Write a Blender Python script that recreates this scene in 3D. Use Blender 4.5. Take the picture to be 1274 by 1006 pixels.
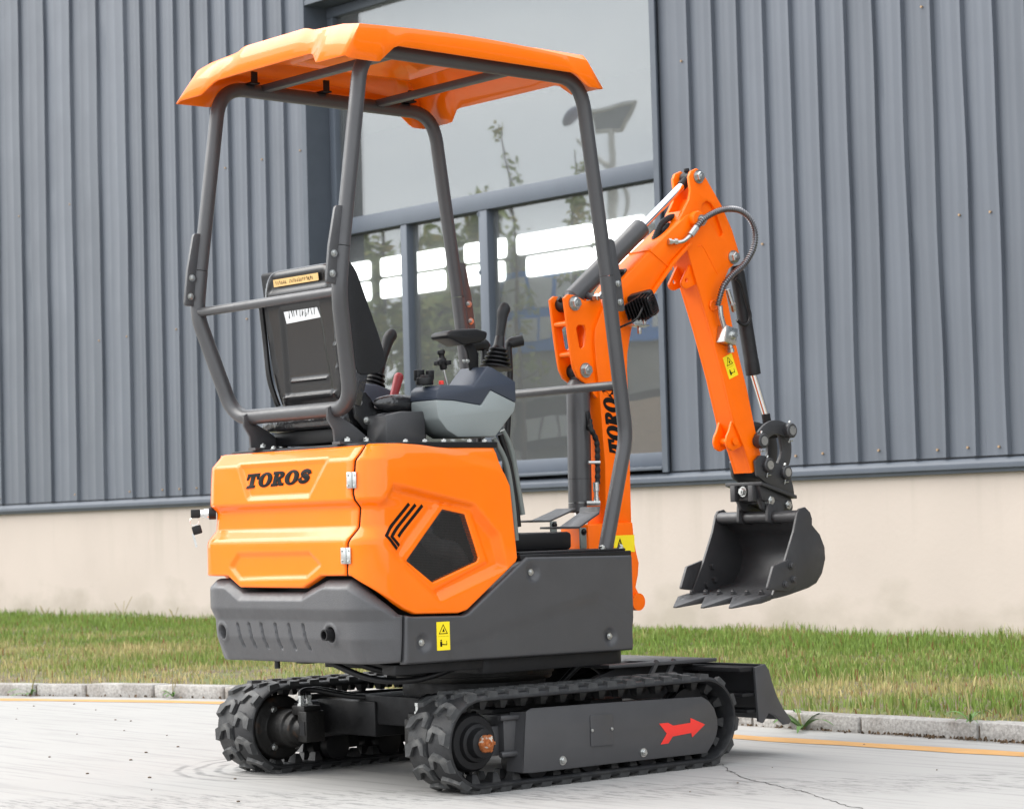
import bpy, bmesh, math, random
import numpy as np
from mathutils import Vector, Matrix
from mathutils.geometry import delaunay_2d_cdt

# ---------------------------------------------------------------- camera, world, light
scene = bpy.context.scene
for o in list(bpy.data.objects): bpy.data.objects.remove(o)
COL = scene.collection
random.seed(4); RNG = np.random.default_rng(4)
PI = math.pi
cam_d = bpy.data.cameras.new('camera'); cam = bpy.data.objects.new('camera', cam_d); COL.objects.link(cam)
R = [[0.762644, -0.011193, -0.646722], [-0.64624, -0.055479, -0.761115], [-0.02736, 0.998397, -0.049544]]
cam.matrix_world = Matrix.Translation((-4.9828, -6.1517, 0.8)) @ Matrix(R).to_4x4()
cam_d.sensor_width = 36; cam_d.sensor_fit = 'HORIZONTAL'; cam_d.lens = 84.899
cam_d.clip_start = 0.1; cam_d.clip_end = 3000
cam_d.dof.use_dof = True; cam_d.dof.focus_distance = 7.7; cam_d.dof.aperture_fstop = 9.0
scene.camera = cam
SUN_EL = math.radians(46); SUN_DIR = Vector((-0.66, 0.75, 0)).normalized() * math.cos(SUN_EL) + Vector((0, 0, math.sin(SUN_EL)))
w = bpy.data.worlds.new('World'); scene.world = w; w.use_nodes = True
nt = w.node_tree; bg = nt.nodes['Background']
sky = nt.nodes.new('ShaderNodeTexSky'); sky.sky_type = 'NISHITA'; sky.sun_disc = False
sky.sun_elevation = SUN_EL; sky.sun_rotation = math.atan2(SUN_DIR.x, SUN_DIR.y)
sky.dust_density = 1.5; sky.ozone_density = 1.0; sky.air_density = 1.2
hs = nt.nodes.new('ShaderNodeHueSaturation'); hs.inputs['Saturation'].default_value = 0.22
hs.inputs['Value'].default_value = 1.0
nt.links.new(sky.outputs[0], hs.inputs['Color']); oc = nt.nodes.new('ShaderNodeMix'); oc.data_type = 'RGBA'; oc.inputs[0].default_value = 0.72      # thin even cloud over the clear sky
tcw = nt.nodes.new('ShaderNodeTexCoord'); mpw = nt.nodes.new('ShaderNodeMapping'); mpw.inputs['Scale'].default_value = (1.6, 1.6, 7.0); nt.links.new(tcw.outputs['Generated'], mpw.inputs['Vector'])
cl_ = nt.nodes.new('ShaderNodeTexNoise'); cl_.inputs['Scale'].default_value = 1.7; cl_.inputs['Detail'].default_value = 7; nt.links.new(mpw.outputs[0], cl_.inputs['Vector'])
cr_ = nt.nodes.new('ShaderNodeMix'); cr_.data_type = 'RGBA'; cr_.inputs[6].default_value = (4.7, 5.05, 5.5, 1); cr_.inputs[7].default_value = (6.9, 7.0, 7.05, 1)   # drifting cloud, all round the sky
cm_ = nt.nodes.new('ShaderNodeMapRange'); cm_.inputs[1].default_value = .36; cm_.inputs[2].default_value = .66; nt.links.new(cl_.outputs['Fac'], cm_.inputs[0]); nt.links.new(cm_.outputs[0], cr_.inputs[0]); nt.links.new(cr_.outputs[2], oc.inputs[7]); nt.links.new(hs.outputs[0], oc.inputs[6]); nt.links.new(oc.outputs[2], bg.inputs['Color'])
bg.inputs['Strength'].default_value = 0.15
sd = bpy.data.lights.new('sun', 'SUN'); sd.energy = 1.5; sd.angle = math.radians(55); sd.color = (1, 0.96, 0.9)
sun = bpy.data.objects.new('sun', sd); COL.objects.link(sun)
sun.rotation_euler = SUN_DIR.to_track_quat('Z', 'Y').to_euler()
vs = scene.view_settings; vs.view_transform = 'Standard'; vs.look = 'None'; vs.exposure = 1.38; vs.gamma = 1.0
vs.use_curve_mapping = False
scene.render.engine = 'CYCLES'

# ---------------------------------------------------------------- materials
def mat(name, col, rough=0.5, metal=0.0, coat=0.0, var=0.0, vscale=8.0, bump=0.0, bscale=60.0, spec=0.5, col2=None, c2scale=3.0, c2lo=0.5, c2hi=0.6, rvar=0.0):
    m = bpy.data.materials.new(name); m.use_nodes = True
    t = m.node_tree; N = t.nodes; L = t.links; p = N['Principled BSDF']
    p.inputs['Roughness'].default_value = rough; p.inputs['Metallic'].default_value = metal
    p.inputs['Coat Weight'].default_value = coat; p.inputs['Coat Roughness'].default_value = 0.045
    p.inputs['Specular IOR Level'].default_value = spec
    tc = N.new('ShaderNodeTexCoord')
    def noise(s, d=5):
        n = N.new('ShaderNodeTexNoise'); n.inputs['Scale'].default_value = s; n.inputs['Detail'].default_value = d
        L.new(tc.outputs['Object'], n.inputs['Vector']); return n
    rgb = N.new('ShaderNodeRGB'); rgb.outputs[0].default_value = (*col, 1); out = rgb.outputs[0]
    if col2 is not None:
        n = noise(c2scale, 8); r = N.new('ShaderNodeMapRange'); r.inputs[1].default_value = c2lo; r.inputs[2].default_value = c2hi
        L.new(n.outputs['Fac'], r.inputs[0])
        mx = N.new('ShaderNodeMix'); mx.data_type = 'RGBA'; L.new(r.outputs[0], mx.inputs[0]); L.new(out, mx.inputs[6]); mx.inputs[7].default_value = (*col2, 1)
        out = mx.outputs[2]
    if var:
        n = noise(vscale); r = N.new('ShaderNodeMapRange'); r.inputs[1].default_value = .25; r.inputs[2].default_value = .75; r.inputs[3].default_value = 1 - var; r.inputs[4].default_value = 1 + var
        L.new(n.outputs['Fac'], r.inputs[0])
        mx = N.new('ShaderNodeVectorMath'); mx.operation = 'SCALE'; L.new(out, mx.inputs[0]); L.new(r.outputs[0], mx.inputs['Scale']); out = mx.outputs[0]
    L.new(out, p.inputs['Base Color'])
    if rvar:
        n = noise(vscale * 2.3); r = N.new('ShaderNodeMapRange'); r.inputs[1].default_value = .3; r.inputs[2].default_value = .7; r.inputs[3].default_value = max(0.03, rough - rvar); r.inputs[4].default_value = rough + rvar
        L.new(n.outputs['Fac'], r.inputs[0]); L.new(r.outputs[0], p.inputs['Roughness'])
    if bump:
        n = noise(bscale, 6); b = N.new('ShaderNodeBump'); b.inputs['Strength'].default_value = bump; b.inputs['Distance'].default_value = 0.004
        L.new(n.outputs['Fac'], b.inputs['Height']); L.new(b.outputs[0], p.inputs['Normal'])
    return m
M = {}
ORANGE = (0.95, 0.168, 0.0)
M['orange'] = mat('orange_gloss_paint', ORANGE, 0.36, coat=0.55, spec=.15, var=0.05, vscale=5, bump=0.03, bscale=45, rvar=.07)
M['orange_boom'] = mat('orange_steel_paint', (0.95, 0.150, 0.0), 0.40, coat=0.12, spec=.2, var=0.05, vscale=9, bump=0.05, bscale=40)
M['grey'] = mat('dark_grey_paint', (0.050, 0.050, 0.053), 0.42, coat=0.12, var=0.08, vscale=12, bump=0.08, bscale=260, rvar=0.06)
M['bumper'] = mat('grey_cast_paint', (0.066, 0.066, 0.070), 0.48, coat=0.1, var=0.08, vscale=14, bump=0.22, bscale=220, rvar=0.08)
M['steel_dark'] = mat('black_steel', (0.012, 0.012, 0.013), 0.5, spec=.25, var=0.2, vscale=15, bump=0.08, bscale=120, rvar=0.1)
M['chrome_hose'] = mat('armoured_hose_steel', (0.20, 0.20, 0.21), 0.35, metal=1.0)
M['bucket'] = mat('bucket_paint', (0.034, 0.034, 0.036), 0.42, var=0.12, vscale=11, bump=0.06, bscale=90, rvar=0.1)
M['rubber'] = mat('track_rubber', (0.016, 0.0165, 0.018), 0.5, spec=.35, var=0.3, vscale=22, bump=0.25, bscale=180, col2=(0.05, 0.049, 0.047), c2scale=14, c2lo=.55, c2hi=.8)
M['lug'] = mat('worn_tread_rubber', (0.046, 0.047, 0.048), 0.6, spec=.3, var=0.3, vscale=30, bump=0.3, bscale=200, col2=(0.13, 0.128, 0.122), c2scale=25, c2lo=.5, c2hi=.8)
M['plastic'] = mat('black_plastic', (0.008, 0.008, 0.009), 0.42, spec=.3, var=0.1, bump=0.05, bscale=300)
M['shell'] = mat('black_glossy_shell', (0.011, 0.011, 0.012), 0.24, var=0.1, bump=0.03, bscale=60)
M['vinyl'] = mat('black_vinyl', (0.012, 0.0125, 0.014), 0.55, spec=.3, var=0.15, bump=0.3, bscale=160)
M['zinc'] = mat('zinc_plated', (0.50, 0.51, 0.50), 0.30, metal=1.0, var=0.06, vscale=40, rvar=0.04)
M['chrome'] = mat('chrome_rod', (0.86, 0.86, 0.86), 0.08, metal=1.0)
M['rust'] = mat('rusty_steel', (0.30, 0.085, 0.018), 0.85, var=0.4, vscale=60, bump=0.6, bscale=150, col2=(0.45, 0.40, 0.34), c2scale=45, c2lo=.56, c2hi=.62)
M['grimy'] = mat('oily_cast_iron', (0.009, 0.0085, 0.008), 0.45, spec=.3, var=0.3, vscale=20, bump=0.4, bscale=90, col2=(0.07, 0.030, 0.010), c2scale=14, c2lo=.60, c2hi=.74)
M['navy'] = mat('navy_plastic', (0.034, 0.043, 0.064), 0.42, bump=0.12, bscale=420, var=0.05)
M['palegrey'] = mat('pale_grey_plastic', (0.235, 0.262, 0.262), 0.5, bump=0.1, bscale=420, var=0.03)
M['ink'] = mat('black_decal', (0.005, 0.005, 0.005), 0.6, spec=.15)
M['red'] = mat('red_decal', (0.80, 0.035, 0.025), 0.4)
M['redgrip'] = mat('red_rubber_grip', (0.26, 0.016, 0.022), 0.45)
M['yellow'] = mat('yellow_label', (0.90, 0.70, 0.01), 0.4)
M['kraft'] = mat('paper_tape', (0.62, 0.40, 0.16), 0.7, var=0.08)
M['paper'] = mat('white_paper', (0.62, 0.63, 0.64), 0.6, var=0.12, vscale=40, bump=0.3, bscale=40)
M['clear'] = mat('clear_film', (0.45, 0.45, 0.45), 0.15, spec=0.8, bump=1.0, bscale=45, col2=(0.03, 0.03, 0.03), c2scale=22, c2lo=.45, c2hi=.55)
M['foil'] = mat('film_covered_cushion', (0.022, 0.022, 0.024), 0.22, spec=0.8, bump=1.0, bscale=35)
M['enginegrey'] = mat('engine_castings', (0.07, 0.072, 0.075), 0.5, var=.4, vscale=30, bump=.4, bscale=60)
M['greypart'] = mat('grey_green_paint', (0.17, 0.19, 0.18), 0.45, var=0.1)
# perforated grille sheet
m = mat('perforated_sheet', (0.012, 0.012, 0.012), 0.45); t = m.node_tree; p = t.nodes['Principled BSDF']
tc = t.nodes.new('ShaderNodeTexCoord'); vo = t.nodes.new('ShaderNodeTexVoronoi'); vo.inputs['Scale'].default_value = 210; vo.inputs['Randomness'].default_value = 0.0
t.links.new(tc.outputs['Object'], vo.inputs['Vector'])
mr = t.nodes.new('ShaderNodeMapRange'); mr.inputs[1].default_value = .27; mr.inputs[2].default_value = .36; t.links.new(vo.outputs['Distance'], mr.inputs[0]); t.links.new(mr.outputs[0], p.inputs['Alpha'])
M['mesh'] = m
def helix_mat(name, c1, c2, freq):
    m = mat(name, c1, 0.4)
    return m

# ---------------------------------------------------------------- geometry helpers
def rnd(poly, r, n=4):
    """round the corners of a closed 2-D polygon; r is a number or a list"""
    out = []; k = len(poly)
    for i in range(k):
        p = Vector(poly[i]); a = Vector(poly[i - 1]); b = Vector(poly[(i + 1) % k]); rr = r[i] if isinstance(r, (list, tuple)) else r
        u = a - p; v = b - p
        if u.length < 1e-6 or v.length < 1e-6 or rr <= 0: out.append(tuple(p)); continue
        d = min(rr, u.length * .45, v.length * .45); p0 = p + u.normalized() * d; p1 = p + v.normalized() * d
        for j in range(n + 1):
            s = j / n; q = p0 * (1 - s) ** 2 + p * 2 * s * (1 - s) + p1 * s ** 2; out.append((q.x, q.y))
    return out
def fillet(pts, r, n=8):
    pts = [Vector(p) for p in pts]; out = [pts[0]]
    for i in range(1, len(pts) - 1):
        p = pts[i]; u = pts[i - 1] - p; v = pts[i + 1] - p; rr = r[i] if isinstance(r, (list, tuple)) else r
        d = min(rr, u.length * .48, v.length * .48); p0 = p + u.normalized() * d; p1 = p + v.normalized() * d
        for j in range(n + 1):
            s = j / n; out.append(p0 * (1 - s) ** 2 + p * 2 * s * (1 - s) + p1 * s ** 2)
    out.append(pts[-1]); return out
def spline(pts, n=8):
    P = [Vector(p) for p in pts]; out = []
    for i in range(len(P) - 1):
        a = P[max(0, i - 1)]; b = P[i]; c = P[i + 1]; d = P[min(len(P) - 1, i + 2)]
        for j in range(n):
            s = j / n; out.append(0.5 * ((2 * b) + (c - a) * s + (2 * a - 5 * b + 4 * c - d) * s * s + (3 * b - a - 3 * c + d) * s ** 3))
    out.append(P[-1]); return out
def circ(c, r, n=20, rx=None):
    return [(c[0] + (rx or r) * math.cos(2 * PI * i / n), c[1] + r * math.sin(2 * PI * i / n)) for i in range(n)]
AX = {'y': lambda u, v, t: (u, t, v), 'x': lambda u, v, t: (t, u, v), 'z': lambda u, v, t: (u, v, t)}
class G:
    def __init__(s): s.bm = bmesh.new()
    def ring(s, c, x, y, r, n): return [s.bm.verts.new(c + x * (r * math.cos(2 * PI * i / n)) + y * (r * math.sin(2 * PI * i / n))) for i in range(n)]
    def face(s, vs):
        try: return s.bm.faces.new(vs)
        except ValueError: return None
    def cyl(s, p0, p1, r0, r1=None, n=20):
        return s.lathe(p0, Vector(p1) - Vector(p0), [(r0, 0), (r0 if r1 is None else r1, 1)], n, rel=True)
    def lathe(s, p, ax, prof, n=24, rel=False):
        p = Vector(p); ax = Vector(ax); L = ax.length; ax = ax.normalized(); sc = L if rel else 1.0
        x = ax.orthogonal().normalized(); y = ax.cross(x); rings = []
        for r, h in prof:
            rings.append(s.ring(p + ax * h * sc, x, y, max(r, 1e-4), n))
        for a, b in zip(rings, rings[1:]):
            for i in range(n): s.face((a[i], a[(i + 1) % n], b[(i + 1) % n], b[i]))
        s.face(rings[0][::-1]); s.face(rings[-1]); return s
    def tube(s, pts, r, n=14, caps=True):
        pts = [Vector(p) for p in pts]; k = len(pts)
        T = [(pts[min(i + 1, k - 1)] - pts[max(i - 1, 0)]).normalized() for i in range(k)]
        x = T[0].orthogonal().normalized(); rings = []
        for i in range(k):
            x = (x - T[i] * x.dot(T[i])).normalized(); y = T[i].cross(x)
            rings.append(s.ring(pts[i], x, y, r(i / (k - 1)) if callable(r) else r, n))
        for a, b in zip(rings, rings[1:]):
            for i in range(n): s.face((a[i], a[(i + 1) % n], b[(i + 1) % n], b[i]))
        if caps: s.face(rings[0][::-1]); s.face(rings[-1])
        return s
    def prism(s, poly, ax, a, b):
        f = AX[ax]; A = [s.bm.verts.new(f(u, v, a)) for u, v in poly]; B = [s.bm.verts.new(f(u, v, b)) for u, v in poly]; n = len(poly)
        for i in range(n): s.face((A[i], A[(i + 1) % n], B[(i + 1) % n], B[i]))
        s.face(A[::-1]); s.face(B); return s
    def box(s, c, size, rot=None):
        m = Matrix.Translation(c) @ (rot.to_4x4() if rot else Matrix.Identity(4)) @ Matrix.Diagonal((*size, 1))
        bmesh.ops.create_cube(s.bm, size=1, matrix=m); return s
    def bx(s, x0, x1, y0, y1, z0, z1): return s.box(((x0 + x1) / 2, (y0 + y1) / 2, (z0 + z1) / 2), (x1 - x0, y1 - y0, z1 - z0))
    def sphere(s, c, r, sc=(1, 1, 1), rot=None):
        m = Matrix.Translation(c) @ (rot.to_4x4() if rot else Matrix.Identity(4)) @ Matrix.Diagonal((r * sc[0], r * sc[1], r * sc[2], 1))
        bmesh.ops.create_uvsphere(s.bm, u_segments=20, v_segments=12, radius=1, matrix=m); return s
    def build(s, name, m, parent=None, bev=0.0, seg=2, smooth=40):
        bm = s.bm
        bmesh.ops.recalc_face_normals(bm, faces=bm.faces)
        if bev:
            es = [e for e in bm.edges if len(e.link_faces) == 2 and e.calc_face_angle(0) > math.radians(28)]
            bmesh.ops.bevel(bm, geom=es, offset=bev, segments=seg, profile=.5, affect='EDGES', clamp_overlap=True)
        me = bpy.data.meshes.new(name); bm.to_mesh(me); bm.free()
        return mk(name, me, m, parent, smooth)
def mk(name, me, m, parent=None, smooth=40):
    if m is not None:
        me.materials.clear(); me.materials.append(M[m] if isinstance(m, str) else m)
    if smooth:
        me.polygons.foreach_set('use_smooth', [True] * len(me.polygons)); me.set_sharp_from_angle(angle=math.radians(smooth))
    o = bpy.data.objects.new(name, me); COL.objects.link(o)
    if parent is not None: o.parent = parent
    return o
def plate(name, polys, ax, a, b, m, parent=None, bev=0.0015, smooth=40, bold=0):
    """flat plate with holes: the first outline and any further (hole) outlines, between a and b on the axis"""
    cu = bpy.data.curves.new(name, 'CURVE'); cu.dimensions = '2D'; cu.fill_mode = 'BOTH'
    lo, hi = min(a, b), max(a, b); bev = min(bev, (hi - lo) * .45)
    cu.extrude = (hi - lo) / 2 - bev; cu.bevel_depth = bev; cu.bevel_resolution = 1; cu.offset = bold - bev
    for po in polys:
        sp = cu.splines.new('POLY'); sp.points.add(len(po) - 1)
        for q, (u, v) in zip(sp.points, po): q.co = (u, v, 0, 1)
        sp.use_cyclic_u = True
    tmp = bpy.data.objects.new('tmp', cu); me = bpy.data.meshes.new_from_object(tmp)
    bpy.data.objects.remove(tmp); bpy.data.curves.remove(cu)
    f = AX[ax]; mid = (lo + hi) / 2
    for v in me.vertices: v.co = f(v.co.x, v.co.y, mid + v.co.z)
    bm = bmesh.new(); bm.from_mesh(me); bmesh.ops.remove_doubles(bm, verts=bm.verts, dist=1e-5); bmesh.ops.recalc_face_normals(bm, faces=bm.faces); bm.to_mesh(me); bm.free()
    me.name = name
    return mk(name, me, m, parent, smooth)
def hexbolt(name, p, ax, r, parent, h=None, m='zinc', washer=True):
    g = G(); p = Vector(p); ax = Vector(ax).normalized(); h = h or r * .9
    if washer: g.lathe(p, ax, [(r * 1.35, 0), (r * 1.35, r * .25)], 20); p = p + ax * r * .25
    g.lathe(p, ax, [(r, 0), (r, h * .85), (r * .86, h)], 6)
    g.lathe(p + ax * h, ax, [(r * .45, 0), (r * .45, h * .35)], 12)
    return g.build(name, m, parent, smooth=30)
def sdpoly(u, v, poly):
    """signed distance to a polygon, negative inside"""
    P = np.array(poly, float); d = np.full(u.shape, 1e9); ins = np.zeros(u.shape, bool); n = len(P)
    for i in range(n):
        ax_, ay = P[i]; bx_, by = P[(i + 1) % n]; ex, ey = bx_ - ax_, by - ay
        t = np.clip(((u - ax_) * ex + (v - ay) * ey) / (ex * ex + ey * ey + 1e-12), 0, 1)
        d = np.minimum(d, np.hypot(u - ax_ - t * ex, v - ay - t * ey))
        c = (ay > v) != (by > v)
        ins ^= c & (u < (bx_ - ax_) * (v - ay) / ((by - ay) if abs(by - ay) > 1e-12 else 1e-12) + ax_)
    return np.where(ins, -d, d)
def ramp(x, a, b): return np.clip((x - a) / (b - a), 0, 1)
def densify(poly, sp):
    out = []; n = len(poly)
    for i in range(n):
        a = np.array(poly[i], float); b = np.array(poly[(i + 1) % n], float); k = max(1, int(np.hypot(*(b - a)) / sp))
        for j in range(k): out.append(tuple(a + (b - a) * j / k))
    return out
def panel(name, outline, holes, hfn, mapfn, m, parent, sp=0.006, thick=0.018, edge=0.006, smooth=50):
    """moulded sheet: outline and holes in (u, v); hfn gives the relief, mapfn places it in space"""
    loops = [densify(outline, sp)] + [densify(h, sp) for h in holes]
    vs = []; es = []
    for lp in loops:
        o = len(vs); vs += lp; es += [(o + i, o + (i + 1) % len(lp)) for i in range(len(lp))]
    A = np.array(outline); gx = np.arange(A[:, 0].min(), A[:, 0].max(), sp); gy = np.arange(A[:, 1].min(), A[:, 1].max(), sp)
    U_, V_ = [q.ravel() for q in np.meshgrid(gx, gy)]
    def dist(u, v):
        d = -sdpoly(u, v, outline)
        for h in holes: d = np.minimum(d, sdpoly(u, v, h))
        return d
    dd = dist(U_, V_); keep = dd > edge * 1.15; pts = list(zip(U_[keep], V_[keep]))
    for lp in loops:                                   # extra rows along the edges for their rounding
        L = np.array(lp); nx = np.roll(L, -1, 0) - np.roll(L, 1, 0); nn = np.stack([-nx[:, 1], nx[:, 0]], 1); nn /= np.linalg.norm(nn, axis=1)[:, None] + 1e-9
        for off in (edge * .35, edge * .8):
            for sgn in (1, -1):
                q = L + nn * off * sgn; dq = dist(q[:, 0], q[:, 1]); k = dq > off * .85; pts += [tuple(z) for z in q[k]]
    allv = [Vector(q) for q in vs] + [Vector(q) for q in pts]
    r = delaunay_2d_cdt(allv, es, [], 0, 1e-6)
    VV = np.array([tuple(q) for q in r[0]]); F = np.array([f for f in r[2] if len(f) == 3])
    cen = VV[F].mean(1); F = F[dist(cen[:, 0], cen[:, 1]) > 1e-6]
    de = np.clip(dist(VV[:, 0], VV[:, 1]), 0, None); e = np.clip(edge - de, 0, edge)
    H = hfn(VV[:, 0], VV[:, 1]) - (edge - np.sqrt(np.maximum(edge ** 2 - e ** 2, 0)))
    n = len(VV); P3 = [mapfn(a, b, c) for (a, b), c in zip(VV, H)]
    cnt = {}
    for f in F:
        for i in range(3): cnt.setdefault(frozenset((int(f[i]), int(f[(i + 1) % 3]))), []).append((int(f[i]), int(f[(i + 1) % 3])))
    rim = [v[0] for v in cnt.values() if len(v) == 1]; idx = {}; faces = [tuple(map(int, f)) for f in F]
    for a, b in rim:
        for q in (a, b):
            if q not in idx: idx[q] = len(P3); P3.append(mapfn(VV[q][0], VV[q][1], H[q] - thick))
        faces.append((b, a, idx[a], idx[b]))
    me = bpy.data.meshes.new(name); me.from_pydata([tuple(q) for q in P3], [], faces); me.update()
    bm = bmesh.new(); bm.from_mesh(me); bmesh.ops.delete(bm, geom=[v for v in bm.verts if not v.link_faces], context='VERTS'); bmesh.ops.recalc_face_normals(bm, faces=bm.faces)
    c0 = bm.faces[:] and None
    bm.to_mesh(me); bm.free()
    return mk(name, me, m, parent, smooth)
def perim(par):
    xr, yw, r = par; L = r * PI / 2
    def f(s, z, h):
        a = abs(s); sg = 1.0 if s < 0 else -1.0
        if a <= yw: q = (xr, sg * a); n = (-1, 0)
        elif a <= yw + L:
            t = (a - yw) / r; q = (xr + r - r * math.cos(t), sg * (yw + r * math.sin(t))); n = (-math.cos(t), sg * math.sin(t))
        else: q = (xr + r + a - yw - L, sg * (yw + r)); n = (0, sg)
        return (q[0] + n[0] * h, q[1] + n[1] * h, z)
    return f
def thing(name, label, cat, loc=(0, 0, 0), group=None):
    o = bpy.data.objects.new(name, None); o.empty_display_size = .2; COL.objects.link(o); o.location = loc
    return tag(o, label, cat, group)
def tag(o, label, cat, group=None):
    o['label'] = label; o['category'] = cat
    if group: o['group'] = group
    return o
def struct(o, label=None):
    o['kind'] = 'structure'
    if label: o['label'] = label; 
    return o
def copyob(o, parent, mtx=None, name=None):
    c = o.copy(); COL.objects.link(c); c.parent = parent
    if mtx is not None: c.matrix_local = mtx
    return c
def letters(h, slant=0.2):
    """heavy slab italic capitals of the maker's lettering, as outlines"""
    T = [(0, 1), (.86, 1), (.86, .60), (.74, .60), (.68, .82), (.56, .82), (.56, .15), (.68, .15), (.68, 0), (.17, 0), (.17, .15), (.29, .15), (.29, .82), (.18, .82), (.12, .60), (0, .60)]
    O = [circ((.47, .5), .51, 36, .47), circ((.47, .5), .37, 30, .17)]
    Rr = [[(0, 1), (.46, 1), (.62, .975), (.74, .90), (.79, .76), (.76, .62), (.66, .53), (.56, .49), (.70, .20), (.75, .15), (.86, .15), (.86, 0), (.60, 0), (.52, .06), (.38, .42), (.36, .42), (.36, .15), (.46, .15), (.46, 0), (0, 0), (0, .15), (.10, .15), (.10, .85), (0, .85)],
          [(.36, .85), (.43, .85), (.51, .81), (.53, .73), (.50, .64), (.43, .59), (.36, .58)]]
    c = spline([(.70, .66, .10), (.62, .82, .10), (.40, .885, .115), (.215, .76, .13), (.30, .60, .15), (.45, .50, .16), (.60, .36, .15), (.56, .19, .125), (.36, .11, .11), (.16, .18, .10), (.09, .36, .10)], 5)
    l = []; r_ = []
    for i, q in enumerate(c):
        tv = (c[min(i + 1, len(c) - 1)] - c[max(i - 1, 0)]).to_2d().normalized(); nn = Vector((-tv.y, tv.x)); w_ = q.z * .98
        l.append(tuple(q.to_2d() + nn * w_)); r_.append(tuple(q.to_2d() - nn * w_))
    S = l + r_[::-1]
    out = []; x = 0
    for shp, wd in (([T], .90), (O, .98), (Rr, .90), (O, .98), ([S], .80)):
        for po in shp: out.append([((x + a + slant * b) * h, b * h) for a, b in po])
        x += wd
    return out, x * h

# ---------------------------------------------------------------- ground, kerb, verge
KX = [(-60, 1.74), (-0.9, 1.74), (0.3, 1.745), (1.6, 1.73), (2.6, 1.68), (3.3, 1.585), (3.9, 1.42), (4.5, 1.20), (5.2, 0.93), (6.2, 0.53), (8.0, -0.3), (12, -2.6), (40, -20)]
def kerb_x(y): return np.interp(y, [a for a, b in KX], [b for a, b in KX])
# concrete: pale, brushed, with stains and tyre swirls of their own
m = bpy.data.materials.new('brushed_concrete'); m.use_nodes = True; t = m.node_tree; N = t.nodes; L = t.links; p = N['Principled BSDF']
p.inputs['Roughness'].default_value = 0.8; p.inputs['Specular IOR Level'].default_value = 0.15
tc = N.new('ShaderNodeTexCoord')
def nz(scale, det=6, vec=None, rough=.55):
    n = N.new('ShaderNodeTexNoise'); n.inputs['Scale'].default_value = scale; n.inputs['Detail'].default_value = det; n.inputs['Roughness'].default_value = rough
    L.new(vec if vec is not None else tc.outputs['Object'], n.inputs['Vector']); return n.outputs['Fac']
def mapr(x, a, b, c=0., d=1.):
    r = N.new('ShaderNodeMapRange'); r.inputs[1].default_value = a; r.inputs[2].default_value = b; r.inputs[3].default_value = c; r.inputs[4].default_value = d; L.new(x, r.inputs[0]); return r.outputs[0]
def mth(op, a, b=None):
    n = N.new('ShaderNodeMath'); n.operation = op
    for i, q in enumerate((a, b)):
        if q is None: continue
        if isinstance(q, (int, float)): n.inputs[i].default_value = q
        else: L.new(q, n.inputs[i])
    return n.outputs[0]
def mixc(f, a, b):
    n = N.new('ShaderNodeMix'); n.data_type = 'RGBA'; L.new(f, n.inputs[0])
    for i, q in ((6, a), (7, b)):
        if isinstance(q, tuple): n.inputs[i].default_value = (*q, 1)
        else: L.new(q, n.inputs[i])
    return n.outputs[2]
mp = N.new('ShaderNodeMapping'); mp.inputs['Rotation'].default_value = (0, 0, math.radians(50)); mp.inputs['Scale'].default_value = (14, 0.8, 1); L.new(tc.outputs['Object'], mp.inputs['Vector'])
c = mixc(mapr(nz(0.9, 8), .35, .7), (0.362, 0.354, 0.340), (0.330, 0.322, 0.310))
c = mixc(mapr(nz(1.6, 7, mp.outputs[0], .65), .50, .74, 0, .75), c, (0.215, 0.212, 0.208))
c = mixc(mapr(nz(55, 4), .62, .78, 0, .5), c, (0.26, 0.255, 0.25))
c = mixc(mapr(nz(7, 5), .60, .8, 0, .35), c, (0.37, 0.35, 0.32))
# swirls left by the turning track
ctr = N.new('ShaderNodeVectorMath'); ctr.operation = 'SUBTRACT'; L.new(tc.outputs['Object'], ctr.inputs[0]); ctr.inputs[1].default_value = (-0.10, 0.55, 0)
ln = N.new('ShaderNodeVectorMath'); ln.operation = 'LENGTH'; L.new(ctr.outputs[0], ln.inputs[0])
sx = N.new('ShaderNodeSeparateXYZ'); L.new(ctr.outputs[0], sx.inputs[0])
wob = mth('ADD', ln.outputs['Value'], mapr(nz(5, 3), 0, 1, -.04, .04))
rings = mapr(mth('SINE', mth('MULTIPLY', wob, 95.)), -.1, .9)
band = mth('MULTIPLY', mapr(wob, .22, .30), mapr(wob, .62, .52))
sect = mth('MULTIPLY', mapr(sx.outputs['X'], .05, -.12), mapr(sx.outputs['Y'], -.35, -.10))
sw = mth('MULTIPLY', mth('MULTIPLY', rings, mth('MULTIPLY', band, sect)), mapr(nz(9, 5), .35, .6))
c = mixc(mth('MULTIPLY', sw, .75), c, (0.12, 0.12, 0.12))
# rubber scuffs trailing across the slab
mp2 = N.new('ShaderNodeMapping'); mp2.inputs['Rotation'].default_value = (0, 0, math.radians(50)); mp2.inputs['Scale'].default_value = (9, 2.2, 1); L.new(tc.outputs['Object'], mp2.inputs['Vector'])
sp_ = N.new('ShaderNodeSeparateXYZ'); L.new(tc.outputs['Object'], sp_.inputs[0])
diag = mth('ADD', mth('MULTIPLY', sp_.outputs['X'], .647), mth('MULTIPLY', sp_.outputs['Y'], .761))
scf = mth('MULTIPLY', mth('MULTIPLY', mapr(diag, -.98, -.86), mapr(diag, -.40, -.52)), mapr(nz(4.5, 6, mp2.outputs[0], .7), .50, .60))
c = mixc(mth('MULTIPLY', scf, .55), c, (0.12, 0.12, 0.12))
L.new(c, p.inputs['Base Color'])
b = N.new('ShaderNodeBump'); b.inputs['Strength'].default_value = .3; b.inputs['Distance'].default_value = .002; L.new(nz(120, 6), b.inputs['Height']); L.new(b.outputs[0], p.inputs['Normal'])
M['concrete'] = m
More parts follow.
